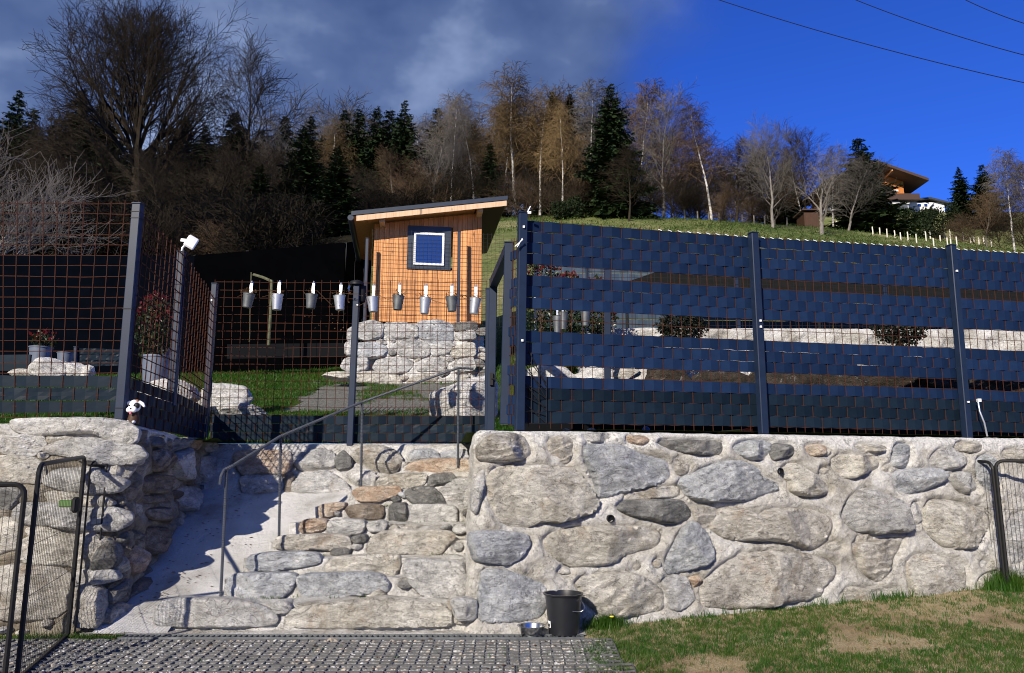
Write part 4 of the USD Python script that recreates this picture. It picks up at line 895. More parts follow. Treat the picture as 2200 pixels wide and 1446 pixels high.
fillers(HB, FHB, 0, HUTW + .1, -1.6, -.03, 500, .10, .42, ('grey', 'slate', 'grey', 'tan'), (.03, .06), seed=8)
part(HB, 'mortar', (carve(hb_m[0], [FHB], depth=.05, groove=.04), hb_m[1]), M['mortar'], smooth=50)
# thin mesh in front of the hut, slim posts
HM = thing('wire_fence', 'thin dark wire mesh standing on the hut base in front of the planks', 'fence')
q0, q1 = hl(-.02, -.30, 0), hl(HUTW + .42, -.30, 0); zb = bz + .0; zt = at(900, 494, 14.7)[2]
q = Quad([q0[0], q0[1], zb], [q1[0], q1[1], zb], [q0[0], q0[1], zt], [q1[0], q1[1], zt]); nv = int(q.w / .085)
part(HM, 'wire_mesh', wires(q, nv, [i / 22 for i in range(23)], r=.0019), M['black'])
p_ = on_plane(985, 690, q0, -hy); post(HM, [p_[0], p_[1] - .05, bz], [p_[0], p_[1] - .05, at(985, 500, p_[1])[2]], .055)
p_ = on_plane(784, 690, hl(0, -.3, 0), -hy); post(HM, [p_[0], p_[1] - .03, bz - .1], [p_[0], p_[1] - .03, at(784, 514, p_[1])[2]], .06)

# ---------------------------------------------------------------- dark screens behind the lawn; the black cloth stands for a shaded interior
SC = thing('screen_fence', 'tall cloth screen behind the lawn, its black part left of hut standing for shade', 'fence')
def cloth(a, b, za, zb_, z0a, z0b, n=30, wob=.03, mat='fabric_shade', seed=1):
    a, b = np.asarray(a, float), np.asarray(b, float); d = nz(b - a); nn = np.array([d[1], -d[0]]); R = 8; V = []
    for j in range(R):
        for i in range(n):
            w = i / (n - 1); p = a + (b - a) * w; z = (z0a + (z0b - z0a) * w) * (1 - j / (R - 1)) + (za + (zb_ - za) * w) * j / (R - 1)
            k = (meshkit.noise(np.array([p[0] * 1.7, p[1] * 1.7, z * 2.0]), seed) - .5) * wob; V.append((*(p + nn * k), z))
    return np.array(V), grid_faces(R, n)
cA, cB, cC = at(-260, 548, 15.2), at(418, 549, 16.2), at(742, 521, 17.2); cD = at(800, 515, 17.8)
lo = lambda p: float(hill_z(p[0], p[1])) - .1
for i, (a, b) in enumerate(((cA, cB), (cB, cC), (cC, cD))):
    for k in range(3):
        f0, f1 = k / 3, (k + 1) / 3; p, r = a + (b - a) * f0, a + (b - a) * f1
        part(SC, 'cloth_panel', cloth(p[:2], r[:2], p[2], r[2], lo(p), lo(r), seed=i * 3 + k, mat='fabric_shade'), M['fabric_navy' if i == 0 else 'fabric_shade'], smooth=True)
        post(SC, [p[0], p[1] + .05, lo(p)], [p[0], p[1] + .05, p[2]], .06, mat='black')
ED = thing('timber_edging', 'dark plank edging along the foot of the black screen', 'edging')
for a, b in ((at(487, 768, 15.6), at(742, 764, 16.2)),):
    for k in range(4):
        p, r = a + (b - a) * k / 4, a + (b - a) * (k + .985) / 4; m = MB(); m.bar(p + [0, 0, .12], r + [0, 0, .12], .05, .30); part(ED, 'board', m.mesh(), plain('dark_board', (.004, .0045, .006), rough=.8, spec=.1) if k == 0 else stage.GetPrimAtPath('/World/Looks/dark_board').GetPath())
# low woven screens by the planters, left
LS = thing('low_screen', 'low dark woven screen standing on the lawn behind the white boulders', 'fence')
q = Quad(at(163, 788, 9.6), at(262, 786, 9.6), at(163, 748, 9.6), at(262, 750, 9.6))
if q.n[1] > 0: q.n = -q.n
for i in range(3): part(LS, 'screen_strip', strip(q, 9, i / 3 + .01, (i + 1) / 3 - .01, i % 2, puck=.003), M['strip_dark'])
post(LS, at(163, 790, 9.58), at(163, 746, 9.58), .04)
LE = thing('raised_bed_edge', 'low dark metal bed edge left of the tall grey planter', 'edging')
m = MB(); m.bar(at(-80, 778, 9.3), at(66, 776, 9.3), .03, .16); part(LE, 'edge_plate', m.mesh(), M['strip_dark'])
m = MB(); m.bar(at(-80, 790, 9.2), at(62, 790, 9.2), .03, .08); part(LE, 'edge_plate', m.mesh(), M['strip_dark'])

# mossy trellis bow and a thin cane behind the pots
TB = thing('trellis_frame', 'thin mossy pole frame with a slanting top on the lawn', 'frame')
m = MB(); m.tube([at(577, 742, 15.0), at(581, 680, 15.0), at(584, 604, 15.0)], .03, 7); part(TB, 'upright', m.mesh(), noise_mat('mossy_wood', [(.05, .055, .03), (.12, .12, .07)], scale=20), smooth=40)
m = MB(); m.tube([at(545, 590, 15.2), at(565, 596, 15.1), at(585, 605, 15.0)], .03, 7); part(TB, 'top_pole', m.mesh(), '/World/Looks/mossy_wood', smooth=40)
CN = thing('garden_cane', 'thin upright cane on the lawn behind the first pot', 'cane')
m = MB(); m.tube([at(536, 735, 14.6), at(540, 585, 14.6)], .011, 6); part(CN, 'cane', m.mesh(), '/World/Looks/mossy_wood')

# ---------------------------------------------------------------- boulders
def boulder(size, seed, cuts=9):
    s = trimesh.creation.icosphere(4, 1.0); v = np.array(s.vertices); r = np.random.default_rng(seed)
    for _ in range(cuts):
        n = nz(r.normal(0, 1, 3)); d = r.uniform(.55, .9); k = v @ n; v = v - n * np.clip(k - d, 0, None)[:, None] * .92
    v = v * (1 + (meshkit.fbm(v * 1.7 + seed, 4, seed)[:, None] - .5) * .35 + (meshkit.fbm(v * 7 + seed, 3, seed + 3)[:, None] - .5) * .08)
    return v * np.asarray(size) / 2, s.faces
def place_boulder(label, u0, u1, vt, vb, Y, mat, seed, depth=.8, sink=.25, group=None):
    a, b = at(u0, vb, Y), at(u1, vb, Y); t = at((u0 + u1) / 2, vt, Y); w = b[0] - a[0]; h = (t[2] - a[2]) / (1 - sink)
    c = (a + b) / 2; o = thing('boulder', label, 'boulder', (c[0], c[1] + w * depth * .3, a[2] - h * sink + h / 2), group=group)
    part(o, 'rock', boulder((w * 1.12, w * depth, h * 1.12), seed), M[mat], smooth=40)
place_boulder('big rounded white boulder in front of the low grey planter', 55, 132, 764, 806, 8.3, 'white', 3)
place_boulder('pointed white boulder right of the big rounded one', 126, 176, 774, 806, 8.4, 'white', 14)
place_boulder('small white boulder at the foot of the low woven screen', 170, 200, 785, 806, 8.4, 'white', 25)
place_boulder('flat tan boulder left of the big white one', 8, 66, 792, 808, 8.3, 'tan2', 7, depth=.6)
place_boulder('broad flat pale boulder at the lawn edge behind the middle fence', 398, 522, 820, 872, 9.6, 'white', 19, depth=.7)
place_boulder('low pale rock below the broad flat boulder at the lawn', 455, 562, 862, 892, 9.3, 'white', 31, depth=.7)
place_boulder('pale rock under the tall grey planter beside the mesh', 290, 408, 815, 870, 8.9, 'white', 37, depth=.7)
place_boulder('large white boulder right of the gravel at the gate', 925, 1090, 800, 905, 10.4, 'white', 41, depth=.8)
place_boulder('flat stone lying left of the hut base on the lawn', 690, 760, 797, 812, 13.8, 'tan2', 43, depth=.7)

# ---------------------------------------------------------------- planters with red-tipped shrubs
def leaf_mat(name, cols, trans=.25, rough=.45):
    return usdkit.material(stage, '/World/Looks/' + name, {'g': ('geometry', {}), 'r': ('rgb_ramp', {'ramp': list(zip(np.linspace(0, 1, len(cols)), cols)), 'interpolate': True}), 'p': ('principled_bsdf', {'roughness': rough, 'specular_ior_level': .4}),
        't': ('translucent_bsdf', {}), 'm': ('mix_closure', {'fac': trans})}, [('g.random_per_island', 'r.fac'), ('r.color', 'p.base_color'), ('r.color', 't.color'), ('p.BSDF', 'm.closure1'), ('t.BSDF', 'm.closure2')], surface='m.closure')
M['photinia'] = leaf_mat('glossy_green_leaves', [(.02, .035, .012), (.045, .06, .02), (.08, .085, .03), (.12, .11, .05)], rough=.3)
M['red_leaf'] = leaf_mat('red_leaves', [(.09, .006, .008), (.17, .013, .018), (.12, .03, .015)], rough=.35)
M['dark_leaf'] = leaf_mat('dark_leaves', [(.006, .009, .004), (.014, .018, .008), (.02, .016, .008)], rough=.6)
def leaves(n, pos, size, rng, up=0.4):
    """n pointed leaf quads, folded along the midrib"""
    d = rng.normal(0, 1, (n, 3)); d[:, 2] += up; d = nz2(d); a = nz2(np.cross(d, rng.normal(0, 1, (n, 3)))); nn = np.cross(d, a)
    L = size * rng.uniform(.6, 1.3, n)[:, None]; w = L * .26
    P = np.stack([pos, pos + d * L * .5 + a * w + nn * L * .06, pos + d * L, pos + d * L * .5 - a * w + nn * L * .06], 1)
    return P.reshape(-1, 3), (np.arange(n)[:, None] * 4 + np.array([[0, 1, 2, 3]]))
def blob_points(n, size, rng, hollow=.45, seed=0):
    d = nz2(rng.normal(0, 1, (n * 2, 3))); r = rng.uniform(hollow, 1, n * 2) ** .6 * (.72 + .5 * meshkit.fbm(d * 2.2 + seed, 3, seed)); return (d * r[:, None] * np.asarray(size) / 2)[:n]
def shrub_on(o, c, size, nleaf, rng, leaf=.06, red=.3, seed=1, mat='photinia'):
    m = MB(); c = np.asarray(c, float)
    for k in range(9):
        e = c + blob_points(3, size, rng)[0] * .8; m.tube([c - [0, 0, size[2] * .5], (c + e) / 2 + rng.normal(0, .02, 3), e], [.012, .008, .004], 5)
    part(o, 'stems', m.mesh(), noise_mat('shrub_bark', [(.05, .03, .02), (.09, .06, .04)], scale=20) if not stage.GetPrimAtPath('/World/Looks/shrub_bark') else '/World/Looks/shrub_bark')
    m = MB(); m.add(*leaves(nleaf, c + blob_points(nleaf, size, rng, seed=seed), leaf, rng)); part(o, 'foliage', m.mesh(), M[mat])
    if red:
        k = int(nleaf * red); p = blob_points(k * 3, size, rng, .85, seed); p = p[np.argsort(-p[:, 2] - rng.uniform(0, size[2] * .7, len(p)))][:k]; m = MB(); m.add(*leaves(k, c + p, leaf * 1.1, rng, 1.2)); part(o, 'red_leaves', m.mesh(), M['red_leaf'])
rp_ = np.random.default_rng(77)
M['planter'] = plain('grey_planter_plastic', (.10, .12, .17), rough=.5)
def planter(label, u0, u1, vt, vb, Y, shrub=None, nleaf=900, red=.3, leaf=.05):
    a, b, t = at(u0, vb, Y), at(u1, vb, Y), at((u0 + u1) / 2, vt, Y); r = (b[0] - a[0]) / 2; h = t[2] - a[2]; c = (a + b) / 2
    o = thing('planter', label, 'planter', c); m = MB()
    m.lathe([(r * .78, -.1), (r * .82, 0), (r * .98, h * .93), (r * 1.04, h * .93), (r * 1.04, h), (r * .93, h), (r * .9, h * .9)], n=36); part(o, 'pot', m.mesh(), M['planter'], smooth=40)
    m = MB(); m.lathe([(r * .92, h * .9), (.001, h * .92)], n=24); part(o, 'soil', m.mesh(), M['yard'])
    if shrub:
        su0, su1, sv0, sv1 = shrub; p0, p1 = at(su0, sv1, Y), at(su1, sv0, Y); shrub_on(o, np.array([(p0[0] + p1[0]) / 2, Y, (p0[2] + p1[2]) / 2]) - c, (p1[0] - p0[0], p1[0] - p0[0], p1[2] - p0[2]), nleaf, rp_, leaf=leaf, red=red)
planter('tall grey planter with a red-tipped shrub behind the left mesh', 303, 362, 765, 822, 9.3, (280, 378, 637, 775), 1500, .22, .05)
planter('grey planter with a small red-leaved plant behind the white boulders', 62, 108, 746, 780, 9.8, (66, 122, 714, 752), 200, .35, .06)
planter('small square-looking grey pot between the boulders on the left', 122, 155, 758, 785, 9.9)
planter('dark grey planter beside the tall one behind the mesh', 338, 368, 745, 820, 9.7)

# ---------------------------------------------------------------- zinc pots hung on the middle fence
POTS = [(537, 612, 663, 'zinc_dull', 'first', 'dull pot with a dry trailing twig, nearest the left post'), (597, 611, 668, 'zinc', 'second', 'shining pot right of the dull twig pot, empty looking'),
 (671, 613, 665, 'zinc_dull', 'third', 'dull pot with dry stalks hanging far below it'), (730, 616, 668, 'zinc', 'fourth', 'shining pot with a brown plant hanging beneath it'),
 (801, 618, 672, 'zinc', 'fifth', 'shining pot just right of the middle post'), (857, 616, 668, 'zinc_dull', 'sixth', 'dull pot with a green plant below the hut window'),
 (914, 618, 676, 'zinc', 'seventh', 'shining pot with dry stalks below the window right edge'), (970, 618, 671, 'zinc_dull', 'eighth', 'dull pot hanging by the slim post of the hut'), (1022, 620, 676, 'zinc', 'ninth', 'shining pot at the hut corner, last before the gate')]
M['dry'] = leaf_mat('dry_leaves', [(.10, .05, .02), (.18, .10, .05), (.25, .16, .08)], rough=.8)
rq = np.random.default_rng(4)
for i, (u, vt, vb, mt, _, lab) in enumerate(POTS):
    Y = YM - .10; t, b = at(u, vt - 4, Y), at(u, vb, Y); vr = vt + .42 * (vb - vt); rim = at(u, vr, Y); h = rim[2] - b[2]; r1, r0 = .068, .047
    o = thing('hanging_pot', 'small zinc ' + lab, 'flower pot', b, group='zinc pots hung along the middle fence')
    tilt = rq.uniform(-.12, .12); m = MB(); m.lathe([(.001, 0), (r0, 0), (r0 + .002, .012), (r1 - .002, h - .006), (r1 + .004, h), (r1 - .004, h - .002), (r1 - .01, h * .7), (.001, h * .68)], n=28)
    V, F = m.mesh(); c, s_ = math.cos(tilt), math.sin(tilt); R = np.array([[c, 0, s_], [0, 1, 0], [-s_, 0, c]]); part(o, 'pot', ((V - [0, 0, h]) @ R.T + [0, -.055, h], F), M[mt], smooth=40)
    m = MB(); zt_ = t[2] - b[2]; m.bar([0, .002, h * .2], [0, .002, zt_], .034, .003, up=(0, 1, 0)); m.tube([[0, .0, zt_], [0, .012, zt_ + .018], [0, .03, zt_ + .014], [0, .036, zt_ - .02]], .012, 6); part(o, 'hanger', m.mesh(), M['zinc'])
    k = [26, 8, 16, 60, 24, 40, 34, 14, 14][i]
    pos = np.column_stack([rq.normal(0, .05, k), rq.normal(-.055, .04, k), h + np.abs(rq.normal(0, .03, k))])
    if i in (2, 3, 6): pos[k // 3:, 2] = rq.uniform(-.26, h, k - k // 3)
    m = MB(); m.add(*leaves(k, pos, .028, rq)); 
    for _ in range(4): p0 = np.array([rq.normal(0, .03), -.055, h * .95]); m.tube([p0, p0 + [rq.normal(0, .06), rq.normal(-.02, .03), rq.uniform(.02, .07)], p0 + [rq.normal(0, .16), rq.normal(-.03, .03), rq.uniform(-.12, .05)]], .0022, 4)
    part(o, 'dry_foliage' if i != 5 else 'foliage', m.mesh(), M['photinia' if i == 5 else 'dry'])
# black dome lamp on the middle post
o = thing('post_lamp', 'black dome lamp sitting on top of the middle fence post', 'lamp', at(766, 611, YM - .04)); m = MB()
m.lathe([(.001, .045), (.04, .043), (.072, .03), (.085, .005), (.085, -.01), (.07, -.012), (.06, .0)], n=28); part(o, 'dome', m.mesh(), M['black'], smooth=40)
m = MB(); m.lathe([(.045, -.20), (.052, -.14), (.05, -.01)], c=(.055, .05, 0), n=16); part(o, 'housing', m.mesh(), M['black'], smooth=40)
m = MB(); m.tube([[-.07, -.02, -.01], [-.085, -.03, -.06], [-.075, -.02, -.085]], .012, 6); part(o, 'clip', m.mesh(), M['steel'])
# white flat antenna on the second return post
o = thing('panel_antenna', 'white square panel antenna on a bent bracket atop a fence post', 'antenna', at(390, 545, 7.45)); a0 = at(390, 545, 7.45)
m = MB(); m.tube([[0, 0, 0], [.004, 0, .06], [.03, 0, .09], [.05, -.01, .10]], .011, 7); m.tube([[.05, -.01, .10], [.07, -.03, .14]], .011, 7); part(o, 'bracket', m.mesh(), M['white_paint'], smooth=40)
V, F = bevel_box((.105, .028, .13), .012); Rr = rotz(.5) @ np.array([[math.cos(.45), 0, math.sin(.45)], [0, 1, 0], [-math.sin(.45), 0, math.cos(.45)]]); part(o, 'panel', (V @ Rr.T + [.115, -.06, .10], F), M['white_paint'])
m = MB(); m.bar([.0, -.02, .135], [.09, -.05, .115], .03, .03); part(o, 'arm', m.mesh(), M['white_paint'])

# ---------------------------------------------------------------- dog figurine on the left wall
gp = at(289, 905, 6.56); o = thing('dog_figurine', 'painted garden dog figurine with black eye patch and pink tongue', 'figurine', (gp[0] + .02, gp[1] - .06, 1.655))
def blob(c, r, sub=3, sq=(1, 1, 1), nz_=.0): s = trimesh.creation.icosphere(sub, 1.0); return np.array(s.vertices) * np.asarray(sq) * r + np.asarray(c), s.faces
m = MB(); m.lathe([(.001, 0), (.045, .0), (.05, .03), (.04, .07), (.03, .10), (.001, .11)], n=20); part(o, 'body', m.mesh(), M['dark_wood'], smooth=40)
import manifold3d as m3
def hull(list_): 
    pts = np.vstack([blob(c, r, 2)[0] for c, r in list_]); h = trimesh.PointCloud(pts).convex_hull; return np.array(h.vertices), np.array(h.faces)
m = MB(); m.add(*hull([((0, 0, .145), .048), ((0, -.01, .165), .036)])); m.add(*hull([((0, -.02, .13), .036), ((-.022, -.05, .112), .022), ((.022, -.05, .112), .022)])); part(o, 'head', m.mesh(), M['white_paint'], smooth=60)
for s_ in (-1, 1):
    e = part(o, 'ear', hull([((s_ * .045, -.005, .182), .012), ((s_ * .075, -.012, .165), .012), ((s_ * .088, -.016, .145), .009)]), M['white_paint'], smooth=60)
    part(o, 'eye', blob((s_ * .02, -.052, .15), .006), M['black'], smooth=60)
m = MB(); m.add(*blob((.031, -.031, .148), .026, sq=(1, .75, 1))); part(o, 'eye_patch', m.mesh(), M['black'], smooth=60)
part(o, 'nose', blob((0.002, -.068, .120), .009, sq=(1.1, .8, .8)), M['black'], smooth=60)
part(o, 'tongue', hull([((.0, -.062, .098), .008), ((.0, -.062, .080), .009)]), plain('pink_paint', (.55, .14, .17), rough=.4), smooth=60)
for s_ in (-1, 1): part(o, 'paw', blob((s_ * .025, -.045, .012), .015, sq=(.9, 1.2, .8)), M['white_paint'], smooth=60)
part(o, 'forehead_spot', blob((.02, -.012, .193), .014, sq=(1.2, .8, .7)), plain('tan_paint', (.35, .12, .03)), smooth=60)

# ---------------------------------------------------------------- bucket and bowl
yb = 6.30; bb = at(1211, 1341, yb); bz_ = float(yard_z(bb[0], bb[1])) + .012
o = thing('bucket', 'black plastic bucket with wire handle standing at the boulder wall', 'bucket', (bb[0], yb, bz_)); h = .305; r0, r1 = .117, .148
m = MB(); m.lathe([(.001, .004), (r0 - .006, .0), (r0, .006), (r1 - .006, h - .03), (r1 - .004, h - .012), (r1 + .008, h - .012), (r1 + .010, h), (r1 - .004, h), (r1 - .010, h - .03), (r0 - .008, .01), (.001, .012)], n=56); part(o, 'body', m.mesh(), plain('black_plastic', (.012, .013, .016), rough=.38, spec=.45), smooth=40)
th = np.linspace(0, math.pi, 26); ax = np.array([math.cos(-.55), math.sin(-.55), 0]); pn = np.array([.55, -.83, 0]) ; pts = []
for t in th: pts.append(ax * math.cos(t) * (r1 - .004) * 1.02 + nz([pn[0], pn[1], -.0]) * math.sin(t) * (r1 + .0) * 1.04 + np.array([0, 0, h - .045 - math.sin(t) * .075]))
m = MB(); m.tube(np.array(pts), .0035, 7); part(o, 'handle', m.mesh(), M['steel'], smooth=50)
lb_ = []; an = np.linspace(math.radians(196), math.radians(214), 6)
for z in (.055, .105): rr_ = r0 + (r1 - r0) * z / h + .0015; lb_ += [(rr_ * math.cos(a), rr_ * math.sin(a), z) for a in an]
lm = part(o, 'price_label', (np.array(lb_), grid_faces(2, 6)), M['white_paint'])
m = MB()
for k in range(7):
    a = math.radians(199 + k * 1.6); rr_ = r0 + (r1 - r0) * .07 / h + .003; p = np.array([rr_ * math.cos(a), rr_ * math.sin(a), .062]); m.bar(p, p + [0, 0, .022], .0018)
part(lm, 'bar_code', m.mesh(), M['black'])
b2 = at(1142, 1343, 6.22); o = thing('food_bowl', 'shallow stainless steel bowl left of the black bucket', 'bowl', (b2[0], 6.22, float(yard_z(b2[0], 6.22)) + .014))
m = MB(); m.lathe([(.001, .002), (.07, .0), (.076, .004), (.094, .06), (.098, .078), (.112, .082), (.112, .086), (.096, .084), (.09, .06), (.068, .008), (.001, .006)], n=56); part(o, 'bowl', m.mesh(), M['steel'], smooth=40)
# ---------------------------------------------------------------- trees
def tubes(seg, sides=3):
    """seg (n,8): p0 p1 r0 r1 -> one mesh of tapered prisms"""
    seg = np.asarray(seg); p0, p1, r0, r1 = seg[:, :3], seg[:, 3:6], seg[:, 6], seg[:, 7]
    d = nz2(p1 - p0); ref = np.where(np.abs(d[:, 2:]) < .9, [0, 0, 1.0], [1.0, 0, 0]); a = nz2(np.cross(d, ref)); b = np.cross(d, a)
    an = np.arange(sides) * 2 * np.pi / sides; o = np.cos(an)[None, :, None] * a[:, None] + np.sin(an)[None, :, None] * b[:, None]
    V = np.concatenate([p0[:, None] + o * r0[:, None, None], p1[:, None] + o * r1[:, None, None]], 1); n = len(seg); k = np.arange(sides); j = (k + 1) % sides
    q = np.stack([k, j, j + sides, k + sides], 1); F = (np.arange(n)[:, None, None] * 2 * sides + q[None]).reshape(-1, 4)
    return V.reshape(-1, 3), np.vstack([F[:, [0, 1, 2]], F[:, [0, 2, 3]]])
def grow(rng, H, r, spec, lean=(0, 0), trunk_frac=1.0, wob=.05):
    """spec per level: n children, first position, angle, length factor, droop, segments, shape"""
    trunk, crown = [], []
    def branch(p, d, L, r0, lev, out):
        sp = spec[lev]; ns = sp['seg']; pts = [p]; rad = [r0]; dd = d
        for i in range(ns):
            dd = nz(dd + rng.normal(0, sp['wob'], 3) + np.array([0, 0, sp['up']]) / ns); p = p + dd * L / ns; pts.append(p); rad.append(max(r0 * (1 - (i + 1) / ns * sp['taper']), sp.get('rmin', .006)))
        for i in range(ns): out.append((*pts[i], *pts[i + 1], rad[i], rad[i + 1]))
        if lev + 1 >= len(spec): return
        n = sp['n'] if np.ndim(sp['n']) == 0 else rng.integers(*sp['n']); az = rng.uniform(0, 6.28)
        for k in range(n):
            f = sp['f0'] + (1 - sp['f0']) * (k + rng.uniform(.2, .8)) / n; i = min(int(f * ns), ns - 1); w = f * ns - i
            q = pts[i] * (1 - w) + pts[i + 1] * w; ax = nz(pts[i + 1] - pts[i]); az += 2.4 + rng.normal(0, .35)
            u = nz(np.cross(ax, [.31, .95, .05])); v = np.cross(ax, u); ang = sp['ang'](f) + rng.normal(0, .12)
            dn = nz(ax * math.cos(ang) + (u * math.cos(az) + v * math.sin(az)) * math.sin(ang))
            branch(q, dn, L * sp['len'](f) * rng.uniform(.75, 1.2), max((rad[i] * (1 - w) + rad[i + 1] * w) * sp['rk'], spec[lev + 1].get('rmin', .006)), lev + 1, crown)
    branch(np.zeros(3), nz(np.array([lean[0], lean[1], 1.0])), H * trunk_frac, r, 0, trunk)
    return trunk, crown
def lv(n, f0, ang, ln, up, seg, wob, taper, rk=.5, rmin=.006):
    return dict(n=n, f0=f0, ang=ang if callable(ang) else (lambda f, a=ang: a), len=ln if callable(ln) else (lambda f, a=ln: a), up=up, seg=seg, wob=wob, taper=taper, rk=rk, rmin=rmin)
def bark(name, cols, scale=6, coord=(1, 1, .4), rnd=.25, rough=.95): return noise_mat(name, cols, scale=scale, rough=rough, bump=.5, bscale=18, bdist=.03, fine=.2, fscale=40, coord=coord, rnd=rnd, spec=.1)
M['bark_dark'] = bark('dark_bark', [(.016, .013, .009), (.038, .030, .022)])  # dark bark, deepened so the left trees look shaded
M['bark_grey'] = bark('grey_bark', [(.09, .08, .07), (.20, .185, .165)])
M['bark_birch'] = bark('birch_bark', [(.07, .06, .055), (.50, .48, .45), (.62, .60, .57)], scale=3.5, coord=(1, 1, 1.6))
M['twig_dark'] = bark('dark_twigs', [(.017, .013, .009), (.038, .029, .020)], rnd=.3)  # twig brown lowered to carry the shade on the left trees
M['twig_shade'] = bark('shade_twigs', [(.006, .005, .004), (.015, .012, .008)], rnd=.4)  # undergrowth colour takes in the deep shade of the wood
M['twig_grey'] = bark('grey_twigs', [(.085, .075, .065), (.16, .145, .13)], rnd=.3)
M['twig_brown'] = bark('brown_twigs', [(.055, .036, .022), (.10, .068, .042)], rnd=.35)
M['twig_ochre'] = bark('ochre_twigs', [(.095, .062, .028), (.165, .115, .055)], rnd=.35)
M['twig_pale'] = bark('pale_twigs', [(.10, .088, .078), (.20, .18, .168)], rnd=.1)
def needle_mat(name, cols): 
    return usdkit.material(stage, '/World/Looks/' + name, {'g': ('geometry', {}), 'r': ('rgb_ramp', {'ramp': list(zip(np.linspace(0, 1, len(cols)), cols))}), 'oi': ('object_info', {}), 'or': ('map_range', {'from_min': 0., 'from_max': 1., 'to_min': .7, 'to_max': 1.35}), 'mu': ('mix', {'mix_type': 'multiply', 'fac': 1.0}),
        'p': ('principled_bsdf', {'roughness': .7, 'specular_ior_level': .15})}, [('g.random_per_island', 'r.fac'), ('oi.random', 'or.value'), ('r.color', 'mu.color1'), ('or.result', 'mu.color2'), ('mu.color', 'p.base_color')], surface='p.BSDF')
M['needles'] = needle_mat('spruce_needles', [(.014, .026, .008), (.028, .048, .013), (.052, .078, .022), (.075, .095, .030)])
M['evergreen'] = needle_mat('evergreen_leaves', [(.010, .017, .005), (.022, .034, .010), (.045, .058, .018)])
def spruce(rng, H=10.0, R=1.9, dens=1.0, gap=.1):
    seg = [(0, 0, H * i / 8, 0, 0, H * (i + 1) / 8, .16 * (1 - i / 8.2), .16 * (1 - (i + 1) / 8.2)) for i in range(8)]
    P = []; br = []; z = H * rng.uniform(.03, .08)
    while z < H * .985:
        f = z / H; rad = R * (1 - f) ** .82 * (1.0 if f > .15 else .75 + 1.6 * f) + .05; nb = int(5 + 5 * (1 - f))
        a0 = rng.uniform(0, 6.28)
        for k in range(nb):
            if rng.random() < gap: continue
            a = a0 + k * 6.283 / nb + rng.normal(0, .18); L = rad * rng.uniform(.62, 1.18); o = np.array([math.cos(a), math.sin(a), 0])
            rise = .55 * (f - .35); n = max(3, int(L / .16 * dens)); t = (np.arange(n) + .7) / n
            c = np.array([0, 0, z + rng.normal(0, .06)]) + o * (L * t)[:, None] + np.array([0, 0, 1.0]) * (L * (rise * t - .42 * t ** 1.6 + .30 * t ** 3.2))[:, None]
            br.append((0, 0, z, *c[-1], .022, .008))
            wd = .34 * L * (1.15 - t) + .10; side = np.array([-o[1], o[0], 0])
            for s_ in (-1, 0, 1, 2):
                m = len(c); d = (o * .8 if s_ in (0, 2) else side * s_ + o * .6) + rng.normal(0, .22, (m, 3)) + [0, 0, -.30 if s_ < 2 else -1.1]
                d = nz2(d); ln = (wd * rng.uniform(.8, 1.3, m))[:, None]; w = nz2(np.cross(d, rng.normal(0, 1, (m, 3)) * .5 + [0, 0, 1.0])) * ln * .24
                P.append(np.stack([c, c + d * ln * .45 + w, c + d * ln, c + d * ln * .45 - w], 1))
        z += H * (.021 + .016 * (1 - f)) * rng.uniform(.8, 1.25)
    P = np.concatenate(P).reshape(-1, 3); n = len(P) // 4
    return tubes(np.array(seg + br), 5), (P, np.arange(n)[:, None] * 4 + np.array([[0, 1, 2, 3]]))
_protos = {}
scope = UsdGeom.Scope.Define(stage, '/World/Looks').GetPrim()
